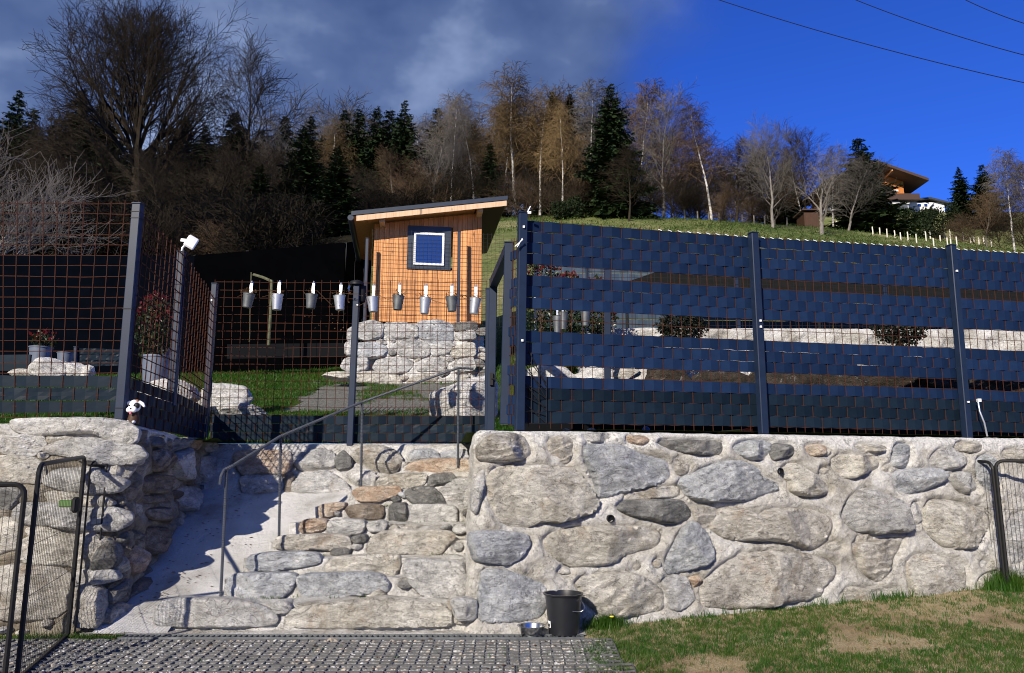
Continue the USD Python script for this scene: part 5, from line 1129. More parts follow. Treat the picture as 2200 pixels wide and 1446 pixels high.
def proto(kind, seed):
    """class prim with trunk and crown, drawn only through its copies"""
    key = (kind, seed)
    if key in _protos: return _protos[key]
    path = f'/tree_{kind}_{seed}'; c = stage.CreateClassPrim(path); c.SetTypeName('Xform'); rng = np.random.default_rng(seed * 7 + 3)
    pi3 = lambda f: .95 - .45 * f
    if kind == 'spruce':
        t, cr = spruce(rng, R=[2.2, 2.6, 2.0, 3.0][seed % 4]); tm, cm = M['bark_dark'], M['needles']
    else:
        if kind == 'big':
            sp = [lv(30, .22, lambda f: .95 - .70 * f, lambda f: .86 - .40 * f, .10, 12, .03, .93, .62, .03), lv(11, .25, .52, lambda f: .50 - .18 * f, .18, 7, .07, .9, .55, .016), lv(8, .2, .6, .46, .10, 4, .09, .8, .6, .011), lv(5, .15, .6, .50, .02, 3, .1, .6, .6, .008), lv(0, 0, 0, 0, .0, 2, .1, .5, .6, .007)]
            s = grow(rng, 10, .42, sp, trunk_frac=.72); tm, cm = M['bark_dark'], M['twig_dark']
        elif kind == 'birch':
            sp = [lv(34, .28, lambda f: .75 - .25 * f, lambda f: (.34 - .24 * (f - .2)), .02, 9, .035, .9, .42, .02), lv(10, .2, .6, .42, .12, 5, .08, .85, .5, .012), lv(9, .15, .75, .55, -.7, 4, .1, .7, .6, .010), lv(3, .2, .5, .6, -.9, 2, .1, .5, .7, .009)]
            s = grow(rng, 10, .10, sp, lean=(rng.normal(0, .06), rng.normal(0, .03))); tm, cm = M['bark_birch'], M[['twig_ochre', 'twig_ochre', 'twig_brown', 'twig_grey'][seed % 4]]
        elif kind == 'bare':
            sp = [lv(26, .22, lambda f: .85 - .35 * f, lambda f: .50 - .30 * f, .06, 9, .06, .92, .5, .02), lv(9, .2, .65, .48, .15, 5, .10, .85, .55, .012), lv(8, .15, .7, .52, .05, 4, .12, .7, .6, .010), lv(4, .2, .6, .55, .0, 2, .12, .5, .7, .009)]
            s = grow(rng, 10, .15, sp); tm, cm = M[['bark_grey', 'bark_dark', 'bark_grey', 'bark_dark'][seed % 4]], M[['twig_grey', 'twig_dark', 'twig_brown', 'twig_dark'][seed % 4]]
        elif kind == 'orchard':
            sp = [lv(9, .24, lambda f: .75 - .2 * f, lambda f: .80 - .2 * f, .1, 8, .10, .85, .7, .04), lv(9, .25, .7, .45, .25, 6, .13, .85, .55, .016), lv(9, .15, .75, .42, .15, 4, .14, .7, .6, .011), lv(5, .2, .6, .5, .0, 2, .12, .5, .7, .009)]
            s = grow(rng, 10, .30, sp, trunk_frac=.62); tm, cm = M['bark_grey'], M['twig_grey']
        elif kind == 'bush':
            sp = [lv(22, .02, lambda f: .8 - .3 * f, lambda f: .8 - .3 * f, .05, 4, .1, .8, .7, .03), lv(10, .15, .6, .5, .15, 4, .14, .8, .6, .016), lv(8, .15, .7, .5, .0, 3, .14, .7, .6, .012), lv(4, .2, .6, .5, .0, 2, .12, .5, .7, .011)]
            s = grow(rng, 10, .10, sp, trunk_frac=.62); tm, cm = M['bark_dark'], M[['twig_brown', 'twig_dark', 'twig_dark'][seed % 3]]
        t, cr = tubes(np.array(s[0]), 8), tubes(np.array(s[1]), 3)
    usdkit.mesh(stage, path + '/trunk', t, tm, smooth=50); usdkit.mesh(stage, path + '/crown', cr, cm)
    _protos[key] = path; return path
rt = np.random.default_rng(9)
def tree(kind, seed, u, vtop, Y, label, name, group=None, wide=1.0, cat='tree', ytop=None):
    x = ray(u, 440)[0] * Y; zg = float(hill_z(x, Y)); h = at(u, vtop, Y)[2] - zg; s = h / {'spruce': 10.0, 'big': 11.3, 'birch': 10.4, 'bare': 10.6, 'orchard': 10.2, 'bush': 10.0}[kind]
    return copy_of(proto(kind, seed), name, label, cat, (x, Y, zg - .05), rt.uniform(0, 360), (s * wide * (1.28 if kind == 'spruce' and seed != 3 else 1), s * wide * (1.28 if kind == 'spruce' and seed != 3 else 1), s), group)
DK, RWD = 'dark spruces standing in the row behind the hut', 'bare trees crowded in the dark wood on the left'
for a in [
 ('spruce', 0, 14, 192, 62, 'dark spruce at the extreme left edge of the wood', 'spruce_tree'), ('spruce', 1, 50, 226, 60, 'dark spruce second from the left edge, a little shorter', 'spruce_tree'),
 ('big', 0, 300, -22, 47, 'huge bare linden tree with a dense dome of fine branches', 'linden_tree', None, .86), ('bare', 1, 535, 122, 50, 'tall open bare tree right of the huge linden', 'bare_tree', None, 1.05),
 ('spruce', 1, 603, 243, 72, 'spruce top showing right of the open bare tree', 'spruce_tree'), ('spruce', 0, 661, 248, 70, 'spruce top with flat tip left of the yellowish birch', 'spruce_tree'),
 ('birch', 0, 716, 285, 62, 'yellowish birch in front of the spruce row behind the hut roof', 'birch_tree'),
 ('spruce', 2, 733, 232, 76, 'leftmost pointed spruce of the row behind the hut', 'spruce_tree'), ('spruce', 0, 766, 233, 77, 'second pointed spruce of the row behind the hut', 'spruce_tree'),
 ('spruce', 2, 804, 226, 75, 'third pointed spruce of the row behind the hut', 'spruce_tree'), ('spruce', 1, 832, 229, 77, 'fourth spruce of the row, half hidden by the tallest', 'spruce_tree'), ('spruce', 3, 864, 213, 70, 'tallest broad spruce at the right end of the row behind the hut', 'spruce_tree'),
 ('spruce', 1, 938, 226, 72, 'lone spruce above the hut roof between grey bare stems', 'spruce_tree'),
 ('birch', 3, 968, 232, 69, 'slim birch with a white stem right of the lone spruce', 'birch_tree', None, .8), ('birch', 1, 1022, 224, 71, 'leaning birch above the right end of the hut roof', 'birch_tree'),
 ('birch', 0, 1112, 190, 72, 'tall ochre birch, the broadest crown above the corner post', 'birch_tree', None, 1.25), ('birch', 4, 1160, 200, 70, 'ochre birch with several white stems right of the broadest one', 'birch_tree', None, 1.1),
 ('birch', 1, 1208, 226, 67, 'smaller birch below the two small spruce tips', 'birch_tree'), ('birch', 2, 1078, 226, 76, 'brown birch at the left shoulder of the broadest ochre birch', 'birch_tree'),
 ('spruce', 2, 1189, 192, 79, 'narrow spruce tip above the ochre birches, left of two', 'spruce_tree'), ('spruce', 0, 1226, 202, 78, 'narrow spruce tip above the ochre birches, right of two', 'spruce_tree'),
 ('birch', 3, 1265, 208, 74, 'pale grey bare birch just left of the largest spruce', 'birch_tree', None, 1.1), ('spruce', 3, 1317, 178, 64, 'largest dark spruce standing alone at the meadow edge', 'spruce_tree', None, 1.12),
 ('birch', 2, 1372, 204, 72, 'brown birch just right of the largest spruce', 'birch_tree', None, 1.1), ('bare', 3, 1350, 345, 60, 'low dark bare tree in front of the largest spruce', 'bare_tree', None, 1.5),
 ('bare', 0, 1425, 242, 70, 'grey bare tree with sparse crown right of the brown birch', 'bare_tree', None, 1.1), ('bare', 2, 1470, 290, 72, 'grey bare tree left of the tall white-stemmed birch', 'bare_tree'),
 ('birch', 2, 1528, 230, 68, 'tall white-stemmed birch alone right of the bare trees', 'birch_tree', None, 1.2), ('bare', 3, 1580, 330, 70, 'dark dense bare tree at the foot of the tall birch', 'bare_tree', None, 1.5), ('bare', 1, 1615, 370, 72, 'dark low bare tree between the birch and the meadow tree', 'bare_tree', None, 1.4),
 ('bare', 0, 1658, 262, 60, 'slender pale-stemmed bare tree standing on the meadow', 'bare_tree'), ('spruce', 3, 1690, 345, 80, 'dark evergreen behind the pale-stemmed meadow tree', 'spruce_tree', None, 1.6),
 ('orchard', 1, 1760, 312, 60, 'spreading fruit tree with forked trunk on the meadow', 'fruit_tree', None, .82), ('spruce', 1, 1855, 292, 80, 'tall dark spruce in front of the orange chalet', 'spruce_tree', None, 1.4), ('spruce', 2, 1886, 366, 78, 'shorter dark spruce against the chalet wall', 'spruce_tree', None, .95),
 ('bare', 0, 1815, 360, 74, 'grey bare tree left of the spruce by the chalet', 'bare_tree', None, 1.4), ('spruce', 0, 2066, 358, 98, 'dark spruce right of the white house, left of a pair', 'spruce_tree', None, 1.2), ('spruce', 1, 2118, 350, 96, 'dark spruce right of the white house, right of a pair', 'spruce_tree', None, 1.2),
 ('birch', 3, 2168, 328, 66, 'bare birch with white stem at the right edge of the picture', 'birch_tree', None, 1.1), ('bare', 2, 2110, 420, 66, 'brown bare bush-like tree below the pair of spruces', 'bare_tree', None, 1.1), ('birch', 2, 2215, 345, 70, 'brown birch cut off by the right edge of the picture', 'birch_tree'),
 ('bare', 0, 628, 300, 50, 'bare tree with a pale mossy trunk below the spruce tops', 'bare_tree', None, 1.05), ('bare', 2, 852, 330, 66, 'grey bare tree in front of the tallest broad spruce', 'bare_tree', None, 1.2), ('bare', 0, 925, 262, 66, 'thin bare tree with several grey stems by the lone spruce', 'bare_tree', None, .8), ('spruce', 2, 1052, 305, 66, 'small dark spruce under the leaning birch', 'spruce_tree', None, 1.2)]:
    tree(*a)
LMK = [(14, 'the spruce at the left edge'), (300, 'the huge linden'), (535, 'the tall open bare tree'), (716, 'the yellowish birch'), (864, 'the tallest broad spruce'), (938, 'the lone hut-roof spruce'), (1022, 'the leaning birch'), (1112, 'the broadest ochre birch'), (1208, 'the smaller birch'), (1317, 'the largest spruce'), (1425, 'the sparse grey tree'), (1528, 'the tall white-stemmed birch'), (1658, 'the pale-stemmed meadow tree'), (1855, 'the spruce by the chalet'), (2066, 'the white house spruces'), (2168, 'the edge birch')]
ORD = ['nearest', 'second', 'third', 'fourth', 'fifth', 'sixth', 'seventh', 'eighth', 'ninth', 'tenth', 'eleventh', 'twelfth', 'thirteenth', 'fourteenth', 'fifteenth', 'sixteenth', 'seventeenth', 'eighteenth', 'nineteenth', 'twentieth']
def relabel(what, us):
    side = {}
    for i, u in enumerate(us):
        k = min(range(len(LMK)), key=lambda j: abs(LMK[j][0] - u)); side.setdefault((k, u >= LMK[k][0]), []).append((abs(u - LMK[k][0]), i))
    out = [None] * len(us)
    for (k, r), l in side.items():
        for n_, (_, i) in enumerate(sorted(l)): out[i] = f"{what}, {ORD[n_]} {'right' if r else 'left'} of {LMK[k][1]}"
    return out
def tree_set(kindof, seedof, what, name, group, rows, wide, cat='tree'):
    for k, ((u, vt, Y), l) in enumerate(zip(rows, relabel(what, [r[0] for r in rows]))): tree(kindof(k), seedof(k), u, vt, Y, l, name, group, wide, cat=cat)
CON, WOD = 'dark conifers crowded behind the huge linden', 'bare trees filling the dark wood on the left'
CROWS = ([(150, 190, 66), (205, 215, 64), (385, 250, 64), (430, 270, 60), (492, 238, 66), (552, 272, 62), (95, 265, 58), (330, 290, 62), (-40, 240, 58), (250, 300, 60), (570, 300, 70), (690, 290, 78)])
BROWS = ([(110, 250, 56), (60, 300, 52), (210, 330, 42), (410, 330, 46), (470, 320, 42), (545, 330, 44), (590, 340, 48), (690, 340, 54), (760, 370, 56), (345, 350, 40), (130, 360, 44), (-20, 330, 46), (800, 380, 60)])
tree_set(lambda k: 'bare', lambda k: 1 + 2 * (k % 2), 'dark bare tree in the left wood', 'bare_tree', WOD, BROWS, 1.25)
TROWS = ([(890, 360, 64), (995, 350, 66), (1085, 370, 66), (1140, 360, 64), (1180, 350, 68), (1235, 370, 64), (1290, 390, 70), (1440, 370, 68), (1500, 390, 70), (1545, 400, 66), (1390, 385, 67), (1480, 395, 69), (1600, 405, 70), (1650, 415, 72), (1110, 385, 65), (1270, 385, 66), (950, 380, 65)])
tree_set(lambda k: 'bush', lambda k: k % 3, 'brown leafless thicket bush', 'thicket_bush', 'brown thicket bushes along the top of the meadow', TROWS, 1.5, cat='bush')
tree_set(lambda k: 'bush', lambda k: k % 3, 'brown leafless bush below the houses', 'thicket_bush', 'brown bushes below the houses', [(2095, 445, 74), (2140, 450, 66), (2195, 430, 66), (2240, 440, 70), (2060, 462, 90)], 1.25, cat='bush')
BK = 'bare trees of the back row behind the birches'
rb_ = np.random.default_rng(31)
rows = []
for k in range(36):
    u = 690 + k * 31 + rb_.uniform(-12, 12); rows.append((u, rb_.uniform(235, 315) if u < 1400 else rb_.uniform(295, 365), rb_.uniform(76, 90)))
tree_set(lambda k: ('bare', 'birch')[k % 2], lambda k: (0, 2, 1, 3)[k % 4], 'back row bare tree', 'bare_tree', BK, rows, 1.3)
for k in range(14): CROWS.append((-60 + k * 58 + rb_.uniform(-14, 14), rb_.uniform(270, 350), rb_.uniform(44, 60)))
for k in range(11): CROWS.append((330 + k * 38 + rb_.uniform(-14, 14), rb_.uniform(310, 385), rb_.uniform(40, 52)))
tree_set(lambda k: 'spruce', lambda k: k % 4, 'dark conifer in the left wood', 'spruce_tree', CON, CROWS, 1.45)
# undergrowth of the left wood: one mass
def undergrowth():
    pts, rots, sc = [], [], []
    r = np.random.default_rng(21)
    for _ in range(330):
        Y = r.uniform(24, 68); u = r.uniform(-160, 900 if Y > 52 else 640); x = ray(u, 440)[0] * Y
        if x > -6 - (60 - Y) * .02: continue
        pts.append((x, Y, float(hill_z(x, Y)) - .1)); rots.append(r.uniform(0, 360)); s = r.uniform(.16, .34); sc.append((s * 1.4, s * 1.4, s))
    mk = []
    for sd in (50, 51):
        rng = np.random.default_rng(sd); sp = [lv(18, .02, lambda f: .9 - .3 * f, lambda f: .9 - .3 * f, .05, 4, .12, .8, .7, .05), lv(9, .15, .6, .5, .1, 3, .14, .8, .6, .04), lv(7, .15, .7, .5, .0, 2, .14, .7, .6, .035), lv(3, .2, .6, .5, .0, 2, .12, .5, .7, .03)]
        s = grow(rng, 10, .12, sp, trunk_frac=.6); mk.append((tubes(np.array(s[0] + s[1]), 3), M['twig_shade'], 'thicket'))
    scatter(None, 'undergrowth', mk, pts, rots, sc, label='dark leafless undergrowth covering the floor of the left wood', cat='undergrowth')
undergrowth()
# near fruit tree with pale upright shoots
def near_tree():
    rng = np.random.default_rng(66); base = at(-60, 560, 19.0); zg = float(hill_z(base[0], 19.0))
    o = thing('fruit_tree', 'near bare fruit tree with pale grey upright shoots at the left', 'tree', (base[0], 19.0, zg))
    sp = [lv(12, .22, lambda f: 1.0 - .35 * f, lambda f: .95 - .2 * f, .25, 9, .10, .8, .55, .022), lv(14, .2, .75, .55, .45, 7, .12, .85, .5, .009), lv(11, .12, .75, .42, .55, 5, .12, .7, .6, .0055), lv(4, .2, .6, .5, .35, 3, .12, .5, .7, .004)]
    s = grow(rng, 5.2, .16, sp, lean=(.25, 0), trunk_frac=.55)
    part(o, 'trunk', tubes(np.array(s[0]), 9), M['bark_grey'], smooth=50); part(o, 'crown', tubes(np.array(s[1]), 4), M['twig_pale'])
near_tree()
tree('bush', 1, 340, 430, 24, 'twiggy grey-brown bush behind the left mesh fence posts', 'thicket_bush', None, 1.1, cat='bush')
tree('bush', 0, 455, 440, 26, 'dark twiggy bush above the left end of the black screen', 'thicket_bush', None, 1.2, cat='bush')
# evergreen bushes
def ever(u0, u1, vt, vb, Y, label, n=1500, mat='evergreen', name='evergreen_bush', leaf=.22, group=None):
    a, b, t = at(u0, vb, Y), at(u1, vb, Y), at((u0 + u1) / 2, vt, Y); c = (a + b) / 2; zg = float(hill_z(c[0], Y)); w = b[0] - a[0]; h = t[2] - zg; rng = np.random.default_rng(int(u0) + 5)
    o = thing(name, label, 'bush', (c[0], Y, zg), group=group); m = MB(); p = blob_points(n, (w * 1.15, w * 1.05, h * 1.25), rng, seed=int(u0)) + [0, 0, h * .5]; m.add(*leaves(n, p[p[:, 2] > 0], leaf, rng) if False else leaves(int((p[:, 2] > 0).sum()), p[p[:, 2] > 0], leaf, rng)); part(o, 'foliage', m.mesh(), M[mat])
    m = MB(); m.tube([[0, 0, 0], [0, 0, h * .5], [w * .1, 0, h * .8]], [.05, .04, .02], 6); part(o, 'stem', m.mesh(), M['bark_dark'])
ever(1185, 1222, 436, 463, 62, 'low round evergreen bush at the meadow edge, left of a pair'); ever(1216, 1252, 428, 464, 62.5, 'low round evergreen bush at the meadow edge, right of a pair')
for k, (a, b, t, bt, Y, l) in enumerate([(1915, 1950, 452, 474, 96, 'clipped green bush below the chalet, first of the garden row'), (1942, 1976, 455, 478, 95, 'rounded green bush below the chalet, second of the garden row'), (1968, 2000, 455, 478, 95, 'olive green bush below the white house, third of the garden row'), (1982, 2012, 451, 470, 100, 'dark green bush right under the white house wall'), (1998, 2030, 455, 490, 90, 'large dark green shrub right of the garden row'), (2036, 2064, 440, 476, 94, 'tall dark green shrub at the foot of the spruce pair'), (1960, 1995, 474, 490, 88, 'low light green shrub at the bottom of the garden')]):
    ever(a, b, t, bt, Y, l, n=900, name='garden_bush', leaf=.35)

# ---------------------------------------------------------------- houses on the hill
M['render_white'] = plain('white_render', (.62, .62, .62), rough=.9); M['chalet_orange'] = plank_mat('orange_cladding', [(.38, .12, .025), (.46, .16, .035), (.50, .19, .05)]); M['roof_brown'] = plain('brown_roof', (.05, .025, .016), rough=.7); M['dark_roof'] = plain('dark_roof_sheet', (.03, .033, .036), rough=.6)
YH = 112.0
def boxpx(o, name, u0, u1, vt, vb, y0, y1, mat, label=None):
    a, b = at(u0, vb, YH), at(u1, vt, YH); m = MB(); m.box(((a[0] + b[0]) / 2, (y0 + y1) / 2 + YH, (a[2] + b[2]) / 2), (b[0] - a[0], y1 - y0, b[2] - a[2])); return part(o, name, m.mesh(), M[mat], label)
def gable_roof(o, name, pts, y0, y1, th, mat):
    P = [at(u, v, YH) for u, v in pts]; m = MB()
    for a, b in zip(P[:-1], P[1:]):
        v = []
        for dz in (0, -th):
            for y in (y0, y1):
                for q in (a, b): v.append((q[0], YH + y, q[2] + dz))
        m.add(np.array(v), [[0, 1, 3, 2], [4, 6, 7, 5], [0, 4, 5, 1], [2, 3, 7, 6], [0, 2, 6, 4], [1, 5, 7, 3]])
    return part(o, name, m.mesh(), M[mat])
o = thing('chalet', 'orange wood-clad chalet with wide brown roof above the meadow', 'house')
boxpx(o, 'ground_floor', 1800, 1953, 430, 470, .35, 10, 'render_white'); boxpx(o, 'upper_wall', 1800, 1943, 372, 432, .6, 10, 'chalet_orange')
boxpx(o, 'balcony', 1790, 1972, 418, 431, -.5, .6, 'roof_brown'); rfp = gable_roof(o, 'roof', [(1762, 396), (1870, 356), (1979, 394)], -2.2, 11, .42, 'roof_brown')
for u in (1835, 1905, 1932):
    m = MB(); p = at(u, 383, YH); m.bar(p + [0, -1.9, .9 - abs(u - 1870) * .01], p + [0, .8, .3], .18); part(o, 'roof_bracket', m.mesh(), M['larch'])
for (u0, u1, a, b) in ((1905, 1927, 414, 423), (1862, 1884, 410, 423)):
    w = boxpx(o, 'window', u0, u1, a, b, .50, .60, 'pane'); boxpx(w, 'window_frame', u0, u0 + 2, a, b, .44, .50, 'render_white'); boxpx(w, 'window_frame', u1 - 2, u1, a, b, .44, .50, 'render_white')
    boxpx(o, 'awning', u0 - 2, u1 + 1, a - 5, a - 1.5, -.3, .5, 'render_white')
boxpx(o, 'garage_door', 1922, 1952, 439, 452, .26, .34, 'zinc_dull'); boxpx(o, 'door_lintel', 1918, 1954, 434, 437.5, .05, .34, 'render_white')
o = thing('white_house', 'low white house with flat dark gable roof right of the chalet', 'house')
boxpx(o, 'wall', 1960, 2042, 426, 470, 1.8, 12, 'render_white'); gable_roof(o, 'roof', [(1954, 423), (2008, 417), (2052, 428)], 1.2, 13, .28, 'dark_roof')
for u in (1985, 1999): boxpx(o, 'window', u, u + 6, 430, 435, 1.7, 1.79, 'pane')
m = MB(); m.tube([at(2018, 430, YH) + [0, 1.5, 0], at(2012, 436, YH) + [0, 1.6, 0], at(2012, 450, YH) + [0, 1.7, 0]], .09, 6); part(o, 'downpipe', m.mesh(), M['black'])
o = thing('hay_shed', 'small dark timber shed roof half hidden behind the fruit tree', 'shed'); YS_ = 73.0; a, b = at(1728, 470, YS_), at(1758, 452, YS_); zg = float(hill_z((a[0] + b[0]) / 2, YS_))
m = MB(); m.box(((a[0] + b[0]) / 2, YS_ + 1, (zg + b[2]) / 2 - .2), (b[0] - a[0], 2, max(b[2] - zg, .4))); part(o, 'wall', m.mesh(), M['dark_wood']); m = MB(); m.box(((a[0] + b[0]) / 2, YS_ + 1, b[2]), (b[0] - a[0] + .5, 2.6, .12)); part(o, 'roof', m.mesh(), M['roof_brown'])

# ---------------------------------------------------------------- stakes and posts on the slope
def stake_proto(path, r, h, mat):
    c = stage.CreateClassPrim(path); c.SetTypeName('Xform'); m = MB(); m.tube([[0, 0, -.1], [0, 0, h]], r, 6); usdkit.mesh(stage, path + '/tube', m.mesh(), mat); return path
sp1, sp2 = stake_proto('/stake_white', .045, .62, plain('white_sleeve', (.62, .58, .50), rough=.7)), stake_proto('/stake_wood', .06, .75, M['bark_grey'])
SPT = [q for q in ((x, y, ground_hit(1650 + x * .25, 260 + y * .25, 25)) for x, y in [(560,920),(590,915),(660,935),(765,940),(790,940),(835,955),(875,950),(902,975),(963,980),(985,950),(1025,1000),(1092,1005),(1142,1025),(1205,1035),(1225,1000),(1254,985),(1278,1050),(1345,1000),(1360,1035),(1396,1015),(1425,1070),(1482,1040),(1518,1010),(1545,1080),(1567,1010),(1575,1085),(1625,1080),(1680,1030),(1745,1060),(1770,1040),(1815,1065),(1857,1055),(1923,1085),(320,880),(350,885),(255,870),(165,865)]) if q[2] is not None]
for (x, y, p), l in zip(SPT, relabel('white sapling guard tube on the slope', [1650 + q[0] * .25 for q in SPT])):
    copy_of(sp1, 'tree_guard', l, 'sapling guard', p, rt.uniform(0, 360), (p[1] / 55, p[1] / 55, p[1] / 55 * rt.uniform(.8, 1.25)), 'white sapling guards on the slope')
PPT = [(1471, 471), (1499, 471), (1523, 470), (1545, 471), (1570, 472), (1595, 474), (1620, 475), (1643, 476), (1691, 480)]
for (u, v), l in zip(PPT, relabel('grey wooden pasture post', [q[0] for q in PPT])):
    p = ground_hit(u, v, 25); p = p if p is not None else np.array([*at(u, v, 68)[:2], float(hill_z(*at(u, v, 68)[:2]))])
    copy_of(sp2, 'fence_post', l, 'post', p, 0, p[1] / 60, 'pasture posts along the meadow top')
# ---------------------------------------------------------------- power lines
for (p, q, sag, l) in (((1480, -22), (2300, 199), .5, 'lowest black power line crossing the blue sky'), ((1760, -33), (2300, 143), .5, 'middle black power line crossing the upper right sky'), ((2040, -18), (2300, 76), .4, 'short black power line in the top right corner')):
    a, b = at(*p, 52), at(*q, 44); t = np.linspace(0, 1, 30)[:, None]; P = a + (b - a) * t - np.array([0, 0, 1.0]) * (4 * sag * t * (1 - t)); o = thing('power_line', l, 'cable'); m = MB(); m.tube(P, .027, 5); part(o, 'cable', m.mesh(), M['black'])
M['shaded_rock'] = stone_mat('shaded_rock', [(.020, .016, .012), (.035, .028, .022), (.06, .05, .04)], 9.0, stain=(.05, .03, .02))  # rock colour darkened to stand for shade behind the fence
# ---------------------------------------------------------------- second terrace behind the screened fence
TW = thing('retaining_wall', 'second pale stone wall across the terrace, seen through the screened fence gaps', 'stone wall')
W2 = 12.62
FT = Frame((1.0, W2, 0), (1, .02, 0), (.02, -1, 0), .05)
t2 = mortar_wall([(1.0, W2 + 2.2), (1.15, W2), (12.5, W2 + .24)], 1.3, lambda s: 3.66, .6, batter=.05, seed=61, amp=.07, step=.05)
r2 = np.random.default_rng(15); x = .35
while x < 10.5:
    for z0, z1, mats in ((3.12, 3.52, ('white', 'tan2', 'white', 'grey')), (2.62, 3.05, ('tan2', 'grey', 'tan')), (2.02, 2.55, ('shaded_rock', 'shaded_rock'))):  # lowest row gets the rock with shade in its colour
        w = r2.uniform(.35, .62); cx, cz = x + r2.uniform(0, .25), (z0 + z1) / 2; an = np.linspace(0, 6.28, 9)[:-1] + r2.uniform(-.2, .2, 8)
        ol = np.column_stack([cx + np.cos(an) * w / 2 * r2.uniform(.8, 1.1, 8), cz + np.sin(an) * (z1 - z0) / 2 * r2.uniform(.8, 1.05, 8)]); FT.out.append(ol)
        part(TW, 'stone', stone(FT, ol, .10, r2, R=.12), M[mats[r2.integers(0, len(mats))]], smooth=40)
    x += .68
part(TW, 'mortar', (carve(t2[0], [FT]), t2[1]), M['mortar_pale'], smooth=50)
TF = thing('wire_fence', 'dark mesh fence with slim posts on the second terrace wall', 'fence')
fa, fb_ = [1.3, W2 + .18, 3.62], [11.6, W2 + .4, 3.62]
q = Quad(fa, fb_, np.add(fa, [0, 0, 1.35]), np.add(fb_, [0, 0, 1.25])); part(TF, 'wire_mesh', wires(q, 90, [i / 13 for i in range(14)], r=.003), M['black'])
for f in (.0, .25, .5, .75, 1.0): post(TF, q.at(f, -.05, -.04), q.at(f, 1, -.04), .06)
TS = thing('screen_fence', 'grey-blue woven screen fence at the back of the upper terrace', 'fence')
sa, sb = at(1150, 705, 16.6), at(2420, 715, 17.0); sta, stb = at(1150, 566, 16.6), at(2420, 585, 17.0)
M['strip_grey'] = plain('grey_blue_plastic', (.035, .055, .085), rough=.5, spec=.15)
for k in range(4):
    f0, f1 = k / 4, (k + 1) / 4 - .002; L = lambda a, b, f: a + (b - a) * f
    q = Quad(L(sa, sb, f0), L(sa, sb, f1), L(sta, stb, f0), L(sta, stb, f1))
    if q.n[1] > 0: q.n = -q.n
    for i in range(7): part(TS, 'screen_strip', strip(q, 16, i / 7 + .004, (i + 1) / 7 - .004, i % 2), M['strip_grey'])
    post(TS, q.at(0, -.1, .06), q.at(0, 1.02, .06), .07)
CT = thing('shade_canopy', 'black cloth canopy with sloping edge on the upper terrace', 'canopy')
c0, c1, c2, c3 = at(1345, 606, 14.2), at(1440, 574, 15.4), at(2420, 598, 15.6), at(2420, 660, 14.0)
n = 24; V = []
for j in range(8):
    for i in range(n):
        a, b = i / (n - 1), j / 7; p = (c0 * (1 - a) + c3 * a) * (1 - b) + (c1 * (1 - a) + c2 * a) * b; V.append(p - [0, 0, .08 * math.sin(a * math.pi * 5) ** 2 * (1 - b)])
part(CT, 'cloth', (np.array(V), grid_faces(8, n)), noise_mat('canopy_cloth', [(.008, .008, .007), (.013, .012, .010)], scale=5, rough=1., spec=.05), smooth=True)
for u in (1345, 1760, 2180):
    a = (u - 1345) / (2420 - 1345); p = c0 * (1 - a) + c3 * a; post(CT, [p[0], p[1], float(hill_z(p[0], p[1])) - .1], p, .05, mat='black')
# photinia hedge pieces, dark round shrubs, pots
for k, (a, b, t, bt, l) in enumerate([(1122, 1200, 560, 722, 'red-tipped hedge shrub just right of the corner post, seen through gaps'), (1188, 1258, 600, 722, 'red-tipped hedge shrub second from the corner post'), (1246, 1318, 610, 722, 'red-tipped hedge shrub third from the corner post, beside the grey post')]):
    p0, p1 = at(a, bt, 11.8), at(b, t, 11.8); o = thing('hedge_shrub', l, 'shrub', (p0[0], 11.8, p0[2])); shrub_on(o, ((p1[0] - p0[0]) / 2, 0, (p1[2] - p0[2]) / 2), ((p1[0] - p0[0]) * 1.25, .7, (p1[2] - p0[2]) * 1.25), 1700, rp_, leaf=.06, red=.18, seed=k + 3)
for k, (u, vt, vb, l) in enumerate([(1198, 680, 715, 'small dull bucket pot hanging before the hedge, leftmost of three'), (1210, 672, 708, 'small dull bucket pot hanging before the hedge, middle of three'), (1258, 668, 700, 'small dull bucket pot hanging before the hedge, rightmost of three')]):
    b_, t_ = at(u, vb, 11.2), at(u, vt, 11.2); h = t_[2] - b_[2]; o = thing('hanging_pot', l, 'flower pot', b_); m = MB(); m.lathe([(.001, 0), (.05, 0), (.075, h), (.08, h + .005), (.065, h * .9), (.001, h * .85)], n=20); part(o, 'pot', m.mesh(), M['zinc_dull'], smooth=40); m = MB(); m.bar([0, .05, h * .3], [0, .05, h + .2], .03, .004, up=(0, 1, 0)); part(o, 'hanger', m.mesh(), M['zinc'])
for (u0, u1, l) in ((1412, 1520, 'black round shrub in the wide gap left of the second post'), (1880, 1992, 'black round shrub in the wide gap left of the third post')):
    a, b = at(u0, 735, 11.6), at(u1, 735, 11.6); w = b[0] - a[0]; o = thing('round_shrub', l, 'shrub', ((a[0] + b[0]) / 2, 11.6, a[2])); shrub_on(o, (0, 0, w * .32), (w, w, w * .85), 2600, rp_, leaf=.06, red=0, seed=u0, mat='dark_leaf')
place_boulder('long white boulder low behind the screened fence near the corner post', 1120, 1240, 783, 830, 9.4, 'white', 51, depth=.6)
place_boulder('white boulder behind the screened fence left of the inner post', 1225, 1330, 785, 830, 9.7, 'white', 53, depth=.6)
place_boulder('round tan boulder behind the lowest wide gap of the screened fence', 1322, 1376, 784, 812, 9.2, 'tan', 55)
